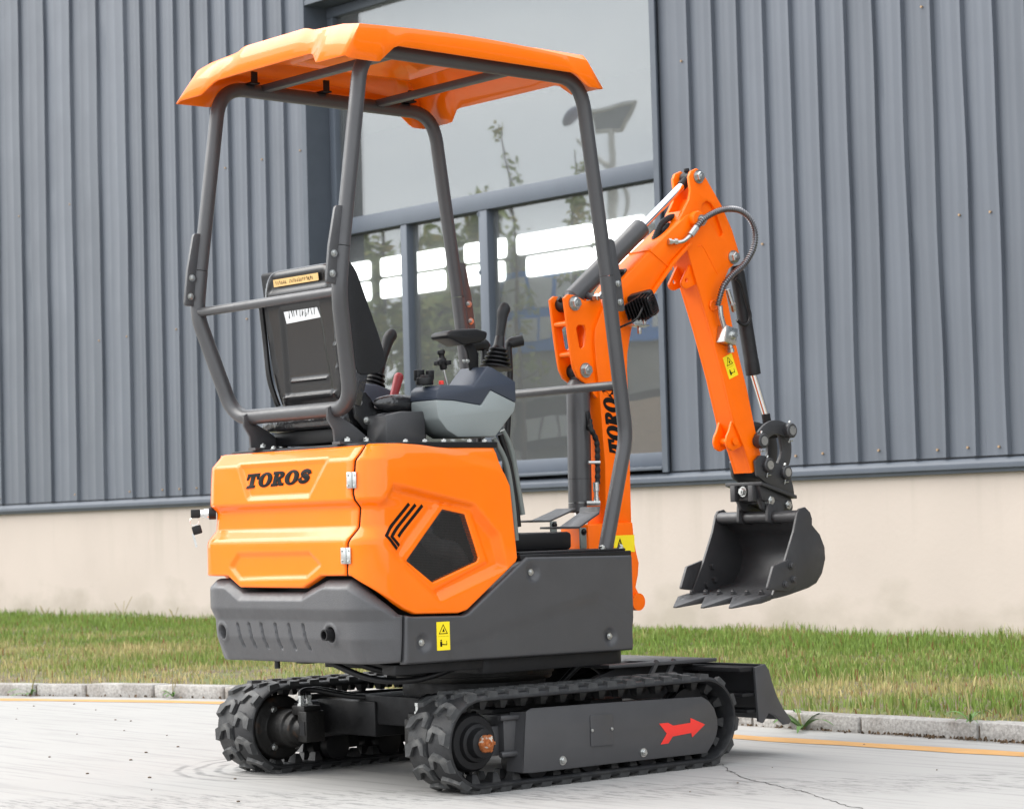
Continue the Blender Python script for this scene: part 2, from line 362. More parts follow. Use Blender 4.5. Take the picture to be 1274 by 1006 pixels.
M['dirt'] = mat('soil', (0.13, 0.10, 0.06), 0.95, var=0.3, vscale=6, bump=0.8, bscale=40, col2=(0.10, 0.12, 0.035), c2scale=4, c2lo=.42, c2hi=.6)
M['granite'] = mat('kerb_granite', (0.36, 0.345, 0.325), 0.9, spec=.2, var=0.34, vscale=85, bump=0.7, bscale=140, col2=(0.22, 0.20, 0.18), c2scale=7, c2lo=.48, c2hi=.72)
M['joint'] = mat('kerb_joint_dirt', (0.13, 0.10, 0.075), 0.95, var=0.3, vscale=20, bump=0.5)
M['roadyellow'] = mat('worn_yellow_road_paint', (0.47, 0.255, 0.085), 0.75, var=0.1, vscale=8, col2=(0.38, 0.29, 0.20), c2scale=26, c2lo=.60, c2hi=.78)
M['crack'] = mat('crack_dark', (0.055, 0.052, 0.05), 0.95)

g = G(); v = [g.bm.verts.new(q) for q in ((-400, -400, -.012), (400, -400, -.012), (400, 400, -.012), (-400, 400, -.012))]; g.face(v)
struct(g.build('ground', 'dirt', smooth=0), 'bare earth and grass beyond the paved yard')
ys = list(np.linspace(-60, -2, 20)) + list(np.linspace(-1.8, 8, 50)) + list(np.linspace(8.5, 40, 25))
g = G(); A = [g.bm.verts.new((kerb_x(y) + .02, y, 0)) for y in ys]; B = [g.bm.verts.new((-60, y, 0)) for y in ys]
for i in range(len(ys) - 1): g.face((A[i], A[i + 1], B[i + 1], B[i]))
road = struct(g.build('road', 'concrete', smooth=0), 'pale grey brushed concrete yard with dark tyre swirls')
# yellow line
g = G(); A = []; B = []
for y in np.linspace(-12, 9, 130):
    k = kerb_x(y); w_ = float(np.interp(y, [-1.2, .1, 3.4, 4.6], [.300, .365, .205, .250])); j = 0.004 * math.sin(y * 9.1) + .003 * math.sin(y * 23)
    A.append(g.bm.verts.new((k - w_ - .065 + j * 2, y, .0015))); B.append(g.bm.verts.new((k - w_ + .065 - j * 1.4, y, .0015)))
for i in range(len(A) - 1): g.face((A[i], A[i + 1], B[i + 1], B[i]))
o = g.build('yellow_line', 'roadyellow', road, smooth=0)
# crack
cr = [(0.6569, -0.5232), (0.5233, -0.6808), (0.4814, -0.747), (0.3943, -0.8673), (0.3541, -0.9678), (0.3151, -1.066), (0.2757, -1.159), (0.2331, -1.279), (0.1331, -1.449), (0.0524, -1.597), (0.0147, -1.701), (-0.0724, -1.879)]
g = G(); pts = []
for i in range(len(cr) - 1):
    for s in np.linspace(0, 1, 6, endpoint=False):
        pts.append((cr[i][0] * (1 - s) + cr[i + 1][0] * s + random.uniform(-.008, .008), cr[i][1] * (1 - s) + cr[i + 1][1] * s + random.uniform(-.008, .008)))
A = []; B = []
for i, q in enumerate(pts):
    wd = random.uniform(.0012, .004); A.append(g.bm.verts.new((q[0] - wd, q[1] - wd * .5, .0013))); B.append(g.bm.verts.new((q[0] + wd, q[1] + wd * .5, .0013)))
for i in range(len(A) - 1): g.face((A[i], A[i + 1], B[i + 1], B[i]))
g.build('crack', 'crack', road, smooth=0)
# kerb
KH = .062
kerb = thing('kerb', 'low granite kerb of separate stones along the grass verge', 'kerb', (1.74, 0, 0))
g = G(); yk = np.linspace(-10, 10, 120)
g.prism([(kerb_x(y) + .012, y) for y in yk] + [(kerb_x(y) + .11, y) for y in yk[::-1]], 'z', -.01, KH - .012)
kb = g.build('mortar_bed', 'joint', kerb, smooth=0); kb.location = (-1.74, 0, 0)
y = -3.6
while y < 9:
    ln_ = random.choice([.62, .55, .7]) if y < 3.2 else random.choice([.30, .40, .42]); y2 = y + ln_
    gap = .007; jx = random.uniform(-.004, .004); jz = random.uniform(-.003, .003)
    ya, yb = y + gap, y2 - gap
    xa, xb = kerb_x(ya), kerb_x(yb)
    g = G(); g.prism([(xa + jx, ya), (xb + jx, yb), (xb + .105, yb), (xa + .105, ya)], 'z', -.01, KH + jz)
    o = g.build('kerb_stone', 'granite', kerb, bev=.006); o.location = (-1.74, 0, 0); y = y2
# verge
g = G(); A = [g.bm.verts.new((kerb_x(y) + .09, y, KH - .02)) for y in ys]; B = [g.bm.verts.new((5.95 if y < 21 else max(5.95, kerb_x(y) + 1), y, .085)) for y in ys]
for i in range(len(ys) - 1): g.face((A[i], A[i + 1], B[i + 1], B[i]))
verge = struct(g.build('verge', 'dirt', smooth=0), 'strip of soil under the grass between kerb and wall')

# grass blades
def blades(name, n, xyfn, hfn, wid, cols, matname, flop=.45):
    X, Y, Z = xyfn(n); n = len(X); h = hfn(X, Y, n); a = RNG.uniform(0, 2 * PI, n); b = RNG.uniform(0, 2 * PI, n); lean = RNG.uniform(.05, 1, n) * flop
    wv = wid * RNG.uniform(.6, 1.4, n)
    P0 = np.stack([X, Y, Z], 1); wd = np.stack([np.cos(a), np.sin(a), a * 0], 1) * wv[:, None] / 2; ld = np.stack([np.cos(b), np.sin(b), b * 0], 1)
    mid = P0 + ld * (h * lean * .3)[:, None] + np.array([0, 0, 1]) * (h * .6)[:, None]
    tip = P0 + ld * (h * lean)[:, None] + np.array([0, 0, 1]) * (h * np.sqrt(np.clip(1 - lean * lean * .8, .1, 1)))[:, None]
    V = np.stack([P0 - wd, P0 + wd, mid + wd * .7, mid - wd * .7, tip], 1).reshape(-1, 3)
    k = np.arange(n) * 5
    F = np.concatenate([np.stack([k, k + 1, k + 2, k + 3], 1).ravel().reshape(-1, 4)]); T3 = np.stack([k + 3, k + 2, k + 4], 1)
    me = bpy.data.meshes.new(name); me.vertices.add(len(V)); me.vertices.foreach_set('co', V.ravel())
    loops = np.concatenate([F.ravel(), T3.ravel()]); me.loops.add(len(loops)); me.loops.foreach_set('vertex_index', loops)
    st = np.concatenate([np.arange(n) * 4, n * 4 + np.arange(n) * 3]); me.polygons.add(2 * n); me.polygons.foreach_set('loop_start', st)
    me.update(calc_edges=True); me.validate()
    ca = me.color_attributes.new('tint', 'FLOAT_COLOR', 'POINT'); ci = cols(X, Y, n); cc = np.concatenate([np.repeat(ci, 5, 0), np.ones((n * 5, 1))], 1)
    ca.data.foreach_set('color', cc.ravel().astype(np.float32))
    return mk(name, me, matname, None, 0)
m = bpy.data.materials.new('grass_blade'); m.use_nodes = True; t = m.node_tree; p = t.nodes['Principled BSDF']; at = t.nodes.new('ShaderNodeAttribute'); at.attribute_name = 'tint'
t.links.new(at.outputs['Color'], p.inputs['Base Color']); p.inputs['Roughness'].default_value = .55; p.inputs['Specular IOR Level'].default_value = .3
tr = t.nodes.new('ShaderNodeBsdfTranslucent'); t.links.new(at.outputs['Color'], tr.inputs['Color']); ms = t.nodes.new('ShaderNodeMixShader'); ms.inputs[0].default_value = .3
t.links.new(p.outputs[0], ms.inputs[1]); t.links.new(tr.outputs[0], ms.inputs[2]); t.links.new(ms.outputs[0], t.nodes['Material Output'].inputs[0])
M['grass'] = m
def noise2(x, y, s, seed):
    r = np.random.default_rng(seed); v = 0
    for i in range(7): kx, ky, ph = r.normal(0, s), r.normal(0, s), r.uniform(0, 6.3); v = v + np.sin(kx * x + ky * y + ph)
    return v / 4
def dens(X, Y, n): return None
def gxy(n):
    Y = RNG.uniform(-3.9, 17.0, n); f = RNG.uniform(0, 1, n) ** .8; k = kerb_x(Y) + .10; Xx = k + (5.88 - k) * f
    keep = (noise2(Xx, Y, 2.2, 1) + RNG.normal(0, .6, n)) > -.75
    keep &= (Y < 4.3 + Xx * 1.8) & (Y > -4.4 + .75 * Xx)
    X, Y, f = Xx[keep], Y[keep], f[keep]; return X, Y, KH - .02 + (.085 - KH + .02) * f
def gh(X, Y, n):
    wall = ramp(X, 4.3, 5.8); return RNG.uniform(.012, .050, n) * np.clip(1 + .45 * noise2(X, Y, 5, 3) + .3 * noise2(X, Y, 12, 8), .35, 2.2) * (1 + .55 * wall)
def gcol(X, Y, n):
    dry = np.clip(.32 + .50 * noise2(X, Y, 2.6, 5) + .30 * noise2(X, Y, 9, 6) - .70 * ramp(X, 3.2, 5.2) + .22 * ramp(X, 3.2, 2.0) + RNG.normal(0, .22, n), 0, 1)[:, None]
    gr = np.array([.165, .245, .050]) * RNG.uniform(.65, 1.4, (n, 1)); dr = np.array([.50, .41, .20]) * RNG.uniform(.6, 1.3, (n, 1))
    c_ = gr * (1 - dry) + dr * dry
    red = (RNG.uniform(0, 1, n) < .05)[:, None]; return np.where(red, np.array([.24, .12, .055]), c_)
gr_ = blades('grass', 210000, gxy, gh, .007, gcol, 'grass'); gr_['kind'] = 'stuff'; gr_['label'] = 'short green and straw coloured grass on the verge'
# leaf litter in the gutter
def lxy(n):
    Y = np.concatenate([RNG.normal(-.8, .55, n // 2), RNG.uniform(-3, 6, n - n // 2)]); X = kerb_x(Y) - np.abs(RNG.normal(0, .022, n)) - .004; return X, Y, X * 0 + .004
lt = blades('leaf_litter', 520, lxy, lambda X, Y, n: RNG.uniform(.004, .016, n), .012, lambda X, Y, n: np.array([.10, .065, .038]) * RNG.uniform(.4, 1.8, (n, 1)), 'grass', 1.0)
lt['kind'] = 'stuff'; lt['label'] = 'dry brown leaf litter lying in the gutter under the kerb'
# grit on the slab
def pebble_xy(n): X = RNG.uniform(-1.6, 1.5, n); Y = RNG.uniform(-2.2, 4.5, n); return X, Y
X, Y = pebble_xy(60); g = G()
for x_, y_ in zip(X, Y):
    r_ = random.uniform(.002, .006); bmesh.ops.create_icosphere(g.bm, subdivisions=1, radius=r_, matrix=Matrix.Translation((x_, y_, r_ * .4)) @ Matrix.Diagonal((1.3, 1, .6, 1)))
gt = g.build('grit', 'joint', None, smooth=0); gt['kind'] = 'stuff'; gt['label'] = 'scattered bits of dark grit on the concrete'
# weeds at the kerb
def weed(loc, label, n, ln_, seed, cat='weed', brown=.15):
    r = random.Random(seed); e = thing('weed', label, cat, loc, 'weeds growing along the kerb')
    g = G()
    for i in range(n):
        a = r.uniform(0, 2 * PI); l = ln_ * r.uniform(.55, 1.1); up = r.uniform(.25, 1.0); d = Vector((math.cos(a), math.sin(a), 0)); k = 6; A = []; B = []
        sd_ = Vector((-d.y, d.x, 0))
        for j in range(k + 1):
            s = j / k; q = d * l * s * (1.15 - .25 * up) + Vector((0, 0, l * (up * 1.3 * s - (up * .9 + .12) * s * s) + .004)); w_ = .011 * math.sin(PI * min(.97, .18 + s * .8)) * ln_ / .2
            A.append(g.bm.verts.new(q + sd_ * w_)); B.append(g.bm.verts.new(q - sd_ * w_ + Vector((0, 0, .002))))
        for j in range(k): g.face((A[j], A[j + 1], B[j + 1], B[j]))
    g.build('leaves', 'weedleaf', e, smooth=60)
    g = G()
    for i in range(max(2, n // 4)):
        a = r.uniform(0, 2 * PI); h_ = ln_ * r.uniform(.7, 1.25); g.tube(spline([(0, 0, 0), (math.cos(a) * h_ * .15, math.sin(a) * h_ * .15, h_ * .5), (math.cos(a) * h_ * .4, math.sin(a) * h_ * .4, h_)], 4), .0022, 5)
    g.build('stem', 'weedstem', e, smooth=60)
M['weedleaf'] = mat('weed_leaf', (0.10, 0.20, 0.045), .5, var=.35, vscale=18)
M['weedstem'] = mat('weed_stem', (0.30, 0.26, 0.10), .7, var=.3)
kx = [(1.774, 0.1456)][0]
weed((kx[0] - .045, kx[1] - .03, 0), 'leafy green weed rooted at the kerb foot beside the dozer blade', 13, .20, 3)
kx = [(1.624, -0.6894)][0]; weed((kx[0] + .10, kx[1], KH), 'small grassy weed on the kerb edge over the dry leaf litter', 7, .10, 5)
for k, (q, s) in enumerate((([(1.173, 4.802)][0], .13), ([(1.507, 3.965)][0], .12))):
    weed((float(kerb_x(q[1])) - .004, q[1], 0), ['small weed in a kerb joint where the kerb curves away', 'small weed at the kerb beside the far rear track'][k], 7, s, 9 + k)
rs = random.Random(2)
for k in range(4):
    y_ = (9.6, 11.4, 12.7, 10.6)[k]
    weed((5.6, y_, .08), 'taller tuft of weeds against the foot of the cream wall', 16, rs.uniform(.12, .18), 20 + k, 'weed')

# ---------------------------------------------------------------- factory building
XW = 5.9
def stain_wall(m):
    # splash of mud and lichen along the foot, faint run-off streaks under the flashing
    t = m.node_tree; N = t.nodes; L = t.links; p = N['Principled BSDF']; src = p.inputs['Base Color'].links[0].from_socket
    tc = N.new('ShaderNodeTexCoord'); sp = N.new('ShaderNodeSeparateXYZ'); L.new(tc.outputs['Object'], sp.inputs[0])
    def noise(scale, sc, det=6):
        mp = N.new('ShaderNodeMapping'); mp.inputs['Scale'].default_value = sc; L.new(tc.outputs['Object'], mp.inputs['Vector'])
        n = N.new('ShaderNodeTexNoise'); n.inputs['Scale'].default_value = scale; n.inputs['Detail'].default_value = det; L.new(mp.outputs[0], n.inputs['Vector']); return n.outputs['Fac']
    def mr(x, a, b, c=0., d=1.):
        r = N.new('ShaderNodeMapRange'); r.inputs[1].default_value = a; r.inputs[2].default_value = b; r.inputs[3].default_value = c; r.inputs[4].default_value = d; L.new(x, r.inputs[0]); return r.outputs[0]
    def mul(a, b):
        n = N.new('ShaderNodeMath'); n.operation = 'MULTIPLY'; L.new(a, n.inputs[0]); L.new(b, n.inputs[1]); return n.outputs[0]
    def add(a, b):
        n = N.new('ShaderNodeMath'); n.operation = 'ADD'; L.new(a, n.inputs[0]); L.new(b, n.inputs[1]); return n.outputs[0]
    def mix(f, a, col):
        n = N.new('ShaderNodeMix'); n.data_type = 'RGBA'; L.new(f, n.inputs[0]); L.new(a, n.inputs[6]); n.inputs[7].default_value = (*col, 1); return n.outputs[2]
    h = add(sp.outputs['Z'], mr(noise(2.5, (1, 1, 1.5)), .3, .7, -.16, .16))
    c = mix(mr(h, .34, .10, 0, .6), src, (.30, .265, .215))
    c = mix(mul(mr(noise(3.0, (1, 2.4, .16), 5), .54, .74, 0, .5), mr(sp.outputs['Z'], .35, .95)), c, (.36, .315, .27))
    L.new(c, p.inputs['Base Color'])
M['render'] = mat('cream_render', (0.455, 0.395, 0.350), 0.85, var=0.05, vscale=1.2, bump=0.25, bscale=35, col2=(0.405, 0.35, 0.305), c2scale=.9, c2lo=.5, c2hi=.8)
stain_wall(M['render'])
M['cladding'] = mat('blue_grey_cladding', (0.108, 0.121, 0.145), 0.45, var=0.06, vscale=1.5, spec=.35, coat=.0, rvar=.06)
M['cladding2'] = mat('blue_grey_cladding_weathered', (0.100, 0.112, 0.134), 0.48, var=0.07, vscale=1.3, spec=.35, coat=.0, rvar=.06)
M['frame'] = mat('window_frame_grey', (0.098, 0.114, 0.140), 0.45, spec=.3, var=.04)
M['flash'] = mat('flashing_grey', (0.080, 0.093, 0.114), 0.45, spec=.3, var=.08)
M['screw'] = mat('rusty_screw', (0.36, 0.24, 0.14), 0.8)
M['hall'] = mat('hall_interior', (0.07, 0.072, 0.073), 0.8, var=.1)
m = bpy.data.materials.new('coated_glass'); m.use_nodes = True; t = m.node_tree; t.nodes.remove(t.nodes['Principled BSDF'])
gl = t.nodes.new('ShaderNodeBsdfGlossy'); gl.inputs['Roughness'].default_value = 0.012; gl.inputs['Color'].default_value = (.93, .95, .97, 1)
tp = t.nodes.new('ShaderNodeBsdfTransparent'); tp.inputs['Color'].default_value = (.80, .83, .82, 1); ms = t.nodes.new('ShaderNodeMixShader'); ms.inputs[0].default_value = .13
tcg = t.nodes.new('ShaderNodeTexCoord'); ng = t.nodes.new('ShaderNodeTexNoise'); ng.inputs['Scale'].default_value = 1.1; t.links.new(tcg.outputs['Object'], ng.inputs['Vector'])
bg_ = t.nodes.new('ShaderNodeBump'); bg_.inputs['Strength'].default_value = .035; bg_.inputs['Distance'].default_value = .05; t.links.new(ng.outputs['Fac'], bg_.inputs['Height']); t.links.new(bg_.outputs[0], gl.inputs['Normal'])
df = t.nodes.new('ShaderNodeBsdfDiffuse'); df.inputs['Color'].default_value = (.45, .46, .47, 1); m2 = t.nodes.new('ShaderNodeMixShader'); m2.inputs[0].default_value = .10   # film of dust
t.links.new(tp.outputs[0], ms.inputs[1]); t.links.new(gl.outputs[0], ms.inputs[2]); t.links.new(ms.outputs[0], m2.inputs[1]); t.links.new(df.outputs[0], m2.inputs[2]); t.links.new(m2.outputs[0], t.nodes['Material Output'].inputs[0]); M['glass'] = m
m = bpy.data.materials.new('glowing_white'); m.use_nodes = True; t = m.node_tree; em = t.nodes.new('ShaderNodeEmission'); em.inputs['Color'].default_value = (1, .99, .97, 1); em.inputs['Strength'].default_value = 3  # self-lit white, stands in for the bright shapes in the panes
t.links.new(em.outputs[0], t.nodes['Material Output'].inputs[0]); M['white_glow'] = m

bld = thing('factory_building', 'blue grey ribbed metal factory wall above a cream rendered base with large window', 'building', (XW, 7, 0))
def bpart(g, name, mt, bev=0, parent=None, smooth=30):
    o = g.build(name, mt, bld if parent is None else parent, bev=bev, smooth=smooth)
    if parent is None: o.location = (-XW, -7, 0)
    return o
WL, WR, ZB, ZT = 8.985, 5.13, 1.10, 4.87     # window opening
REC = .20
bpart(G().bx(XW, XW + .3, -30, 45, -.02, 1.055), 'rendered_base', 'render')
g = G().prism([(XW - .035, 1.02), (XW - .035, 1.075), (XW - .012, 1.10), (XW + .12, 1.125), (XW + .12, 1.02)], 'y', -29, 44); bpart(g, 'flashing', 'flash', .003)
g = G().prism([(XW - .055, 1.045), (XW - .055, 1.06), (XW - .035, 1.06), (XW - .035, 1.045)], 'y', -29, 44); bpart(g, 'drip_edge', 'flash')
# wall core behind the sheets (with the window opening)
g = G()
for (y0, y1, z0, z1) in ((-30, WR - .002, 1.06, 6.2), (WL + .002, 45, 1.06, 6.2), (WR - .002, WL + .002, ZT + .003, 6.2), (WR - .002, WL + .002, 1.06, ZB)):
    g.bx(XW + .03, XW + .26, y0, y1, z0, z1)
bpart(g, 'wall_core', 'cladding')
def sheet(y0, y1, z0, z1, mt, rib=.030, proud=.030):
    """one sheet: a flat pan with two faint stiffeners and a folded rib on its seam"""
    w_ = y1 - y0; pr = [(y0, 0), (y0 + .004, -proud), (y0 + rib - .004, -proud), (y0 + rib + .004, 0)]
    for f in (.36, .68):
        c_ = y0 + rib + (w_ - rib) * f; pr += [(c_ - .018, 0), (c_ - .010, -.002), (c_ + .010, -.002), (c_ + .018, 0)]
    pr.append((y1 + .0005, 0))
    g = G(); n = len(pr); kz = 24; am = .0075 if (y0 > 11.4 or y0 < 3.5) else .0018; ph = [random.uniform(0, 6.3) for _ in range(3)]
    zs = np.linspace(z0, z1, kz); wob = [am * (.6 * math.sin(z * 2.1 + ph[0]) + .4 * math.sin(z * 4.7 + ph[1])) for z in zs]
    R_ = [[g.bm.verts.new((XW + .005 + d, y + (wob[i] if 0 < j < n - 2 else 0), z)) for j, (y, d) in enumerate(pr)] for i, z in enumerate(zs)]
    for a, b in zip(R_, R_[1:]):
        for j in range(n - 1): g.face((a[j], a[j + 1], b[j + 1], b[j]))
    bpart(g, 'cladding_sheet', mt, smooth=25)
ribs = list(np.arange(-3.2, WR - .2, .222)) + [WR - .045]
for a, b in zip(ribs, ribs[1:]): sheet(a, b, 1.115, 6.18, random.choice(['cladding', 'cladding', 'cladding2']))
ribs = [WL + .05]
while ribs[-1] < 11.6: ribs.append(ribs[-1] + .262)
while ribs[-1] < 17.5: ribs.append(ribs[-1] + .46)
for a, b in zip(ribs, ribs[1:]): sheet(a, b, 1.115, 6.18, random.choice(['cladding', 'cladding', 'cladding2']))
g = G()
for (ya, yb) in ((-29.5, -3.21), (17.7, 44)):
    for y_ in np.arange(ya, yb, .26): g.bx(XW + .003, XW + .028, y_, y_ + .03, 1.12, 6.18)
bpart(g, 'outer_ribs', 'cladding')
g = G()
for y_ in list(np.arange(-3.2, WR - .2, .222)):
    for z_ in (1.17, 2.50, 3.75, 4.9):
        zj = z_ + random.uniform(-.012, .012)
        if random.random() < (.75 if z_ < 1.5 else .28): g.cyl((XW + .005, y_ + .085, zj), (XW - .006, y_ + .085, zj), .007, n=8)
for y_ in ribs:
    for z_ in (1.17, 2.5, 3.75):
        if random.random() < .35: g.cyl((XW + .005, y_ + .085, z_), (XW - .006, y_ + .085, z_), .007, n=8)
sc = bpart(g, 'screws', 'screw', smooth=0); sc['kind'] = 'stuff'
# corner trims at the jambs
g = G().prism([(XW - .035, WR - .05), (XW - .035, WR), (XW + REC, WR + .0), (XW + REC, WR - .012), (XW - .02, WR - .012), (XW - .02, WR - .05)], 'z', 1.11, 6.17); bpart(g, 'jamb_trim', 'flash')
g = G().prism([(XW - .035, WL + .06), (XW - .035, WL), (XW + REC, WL), (XW + REC, WL + .012), (XW - .02, WL + .012), (XW - .02, WL + .06)], 'z', 1.11, 6.17); bpart(g, 'jamb_trim', 'flash')
g = G().prism([(XW - .04, 1.126), (XW - .04, 1.145), (XW + REC, 1.16), (XW + REC, 1.126)], 'y', WR + .002, WL - .002); bpart(g, 'window_sill', 'flash', .003)
g = G().bx(XW - .03, XW + REC, WR + .001, WL - .001, ZT - .01, ZT + .03); bpart(g, 'lintel_trim', 'flash')
# window: frame, transom, mullions and panes
XG = XW + REC - .02
win = G(); y0, y1 = WR + .005, WL - .005; z0, z1 = 1.155, ZT - .015
fw = .075
win.bx(XG, XG + .09, y0, y1, z0, z0 + .095); win.bx(XG + .001, XG + .089, y0, y1, z1 - fw, z1); win.bx(XG + .002, XG + .088, y0, y0 + fw, z0 + .095, z1 - fw); win.bx(XG + .002, XG + .088, y1 - fw, y1, z0 + .095, z1 - fw)
TZ0, TZ1 = 3.06, 3.185
win.bx(XG - .015, XG + .095, y0 + fw, y1 - fw, TZ0, TZ1)
wo = bpart(win, 'window', 'frame', .004)
mul = [(8.06, .075), (7.13, .095)]
for yc, ww in mul:
    o = G().bx(XG - .008, XG + .09, yc - ww / 2, yc + ww / 2, z0 + .095, TZ0).build('mullion', 'frame', wo, bev=.004)
edges = [y1 - fw, 8.06, 7.13, y0 + fw]
for a, b in zip(edges, edges[1:]): G().bx(XG + .05, XG + .062, b, a, z0 + .09, TZ0 + .005).build('pane', 'glass', wo, smooth=0)
G().bx(XG + .05, XG + .062, y0 + fw - .005, y1 - fw + .005, TZ1 - .005, z1 - fw + .005).build('pane', 'glass', wo, smooth=0)
for q in (3.02, 2.6, 1.6): G().bx(XG - .012, XG - .008, 7.17, 7.185, q, q + .03).build('hinge_pin', 'flash', wo, smooth=0)
# hall inside: floor, back wall with two rows of glowing white panels
XB = 12.0
g = G(); g.bx(XB, XB + .1, 2, 26, .0, 5.5); g.bx(XW + .28, XB - .01, 2, 2.1, 0, 5.5); g.bx(XW + .28, XB - .01, 26.1, 26.2, 0, 5.5); g.bx(XW + .28, XB - .01, 2, 26, 5.4, 5.5); g.bx(XW + .301, XB - .01, 2, 26, .0, .06)
bpart(g, 'hall_walls', 'hall', smooth=0)
def lit(px): 
    return px
for row in ([(16.74, 3.86), (16.74, 3.699), (16.3, 3.845), (16.3, 3.686), (16.09, 3.918), (16.1, 3.704), (15.68, 3.951), (15.69, 3.683), (15.56, 3.929), (15.57, 3.69), (14.9, 3.942), (14.91, 3.671), (14.55, 3.924), (14.56, 3.691), (14.26, 3.919), (14.27, 3.688), (14.12, 3.922), (14.13, 3.692), (13.84, 3.928), (13.85, 3.682), (13.65, 3.933), (13.66, 3.759), (12.45, 3.945), (12.45, 3.751), (12.42, 3.95), (12.43, 3.757), (11.65, 3.961), (11.66, 3.748)],
            [(16.75, 3.67), (16.75, 3.461), (16.3, 3.667), (16.31, 3.46), (16.1, 3.657), (16.11, 3.461), (15.69, 3.655), (15.7, 3.452), (15.57, 3.653), (15.58, 3.46), (14.91, 3.644), (14.92, 3.445), (14.54, 3.635), (14.54, 3.447), (14.27, 3.644), (14.28, 3.44), (14.13, 3.657), (14.14, 3.445), (13.87, 3.657), (13.88, 3.429), (13.5, 3.707), (13.51, 3.438), (12.46, 3.726), (12.47, 3.457), (12.43, 3.732), (12.44, 3.462), (11.66, 3.731), (11.67, 3.501)]):
    zt = sum(q[1] for q in row[0::2]) / len(row[0::2]); zb = sum(q[1] for q in row[1::2]) / len(row[1::2])
    for i in range(0, len(row), 4):
        ya, yb = row[i][0], row[i + 2][0]; po = rnd([(ya, zt), (yb, zt), (yb, zb), (ya, zb)], .05)
        o = plate('glowing_panel', [po], 'x', XB - .035, XB - .006, 'white_glow', bld, .002); o.location = (-XW, -7, 0)

g = G().bx(XW - .10, XB + .4, -29.5, 44.5, 6.2, 6.35); bpart(g, 'roof', 'cladding', .01)  # unseen slab, added to keep light from leaking in

# ---------------------------------------------------------------- mini excavator
ex = thing('mini_excavator', 'orange and dark grey mini excavator with canopy, rubber tracks, raised boom and bucket', 'excavator', (0, 0, 0))
XR, XF, ZC = -.372, .562, .150
RB0, RB1, RL = .124, .1410, .0090
SL = XF - XR; SLEN = 2 * SL + 2 * PI * RB1
def stad(s, r):
    """point and outward normal on the track loop; s runs along the outer belt face"""
    s = s % SLEN; q = PI * RB1
    if s < SL: return (XR + s, ZC + r), (0, 1), (1, 0)
    s -= SL
    if s < q: a = PI / 2 - s / RB1; return (XF + r * math.cos(a), ZC + r * math.sin(a)), (math.cos(a), math.sin(a)), (math.sin(a), -math.cos(a))
    s -= q
    if s < SL: return (XF - s, ZC - r), (0, -1), (-1, 0)
    s -= SL; a = -PI / 2 - s / RB1
    return (XR + r * math.cos(a), ZC + r * math.sin(a)), (math.cos(a), math.sin(a)), (math.sin(a), -math.cos(a))
HW = .100; NL = 34; PITCH = SLEN / NL
def belt_mesh():
    g = G(); cs = [(-HW, RB0 + .003), (-HW, RB1 - .008), (-HW + .008, RB1), (-.006, RB1), (-.003, RB1 - .007), (.003, RB1 - .007), (.006, RB1), (HW - .008, RB1), (HW, RB1 - .008), (HW, RB0 + .003), (HW - .005, RB0), (-HW + .005, RB0)]
    n = 170; rings = []
    for i in range(n):
        s = SLEN * i / n; rg = []
        for y, r in cs:
            p, nn, tt = stad(s, r); rg.append(g.bm.verts.new((p[0], y, p[1])))
        rings.append(rg)
    for i in range(n):
        a, b = rings[i], rings[(i + 1) % n]
        for j in range(len(cs)): g.face((a[j], a[(j + 1) % len(cs)], b[(j + 1) % len(cs)], b[j]))
    bmesh.ops.recalc_face_normals(g.bm, faces=g.bm.faces); me = bpy.data.meshes.new('track_belt'); g.bm.to_mesh(me); g.bm.free(); return me
def lug_mesh(sg):
    po = [(.006, .010), (.028, .026), (.058, .021), (.099, .004), (.099, -.035), (.076, -.031), (.060, -.002), (.031, .005), (.021, -.026), (.006, -.027)]
    if sg < 0: po = [(-a, b) for a, b in po][::-1]
    g = G(); cx = sum(a for a, b in po) / len(po); cy = sum(b for a, b in po) / len(po); n = len(po)
    A = [g.bm.verts.new((b * 1.12, a, -.010)) for a, b in po]; B = [g.bm.verts.new((cy + (b - cy) * .92, cx + (a - cx) * .93, RL)) for a, b in po]
    for i in range(n): g.face((A[i], A[(i + 1) % n], B[(i + 1) % n], B[i]))
    g.face(B); bmesh.ops.recalc_face_normals(g.bm, faces=g.bm.faces); me = bpy.data.meshes.new('tread_lug'); g.bm.to_mesh(me); g.bm.free(); me.materials.append(M['lug']); return me
def tooth_mesh():
    g = G(); A = [g.bm.verts.new(q) for q in ((-.018, -.022, .004), (.018, -.022, .004), (.018, .022, .004), (-.018, .022, .004))]; B = [g.bm.verts.new(q) for q in ((-.008, -.013, -.028), (.008, -.013, -.028), (.008, .013, -.028), (-.008, .013, -.028))]
    for i in range(4): g.face((A[i], A[(i + 1) % 4], B[(i + 1) % 4], B[i]))
    g.face(B[::-1]); bmesh.ops.recalc_face_normals(g.bm, faces=g.bm.faces); me = bpy.data.meshes.new('guide_tooth'); g.bm.to_mesh(me); g.bm.free(); me.materials.append(M['rubber']); return me
BM_, LA, LB, TM = belt_mesh(), lug_mesh(1), lug_mesh(-1), tooth_mesh()
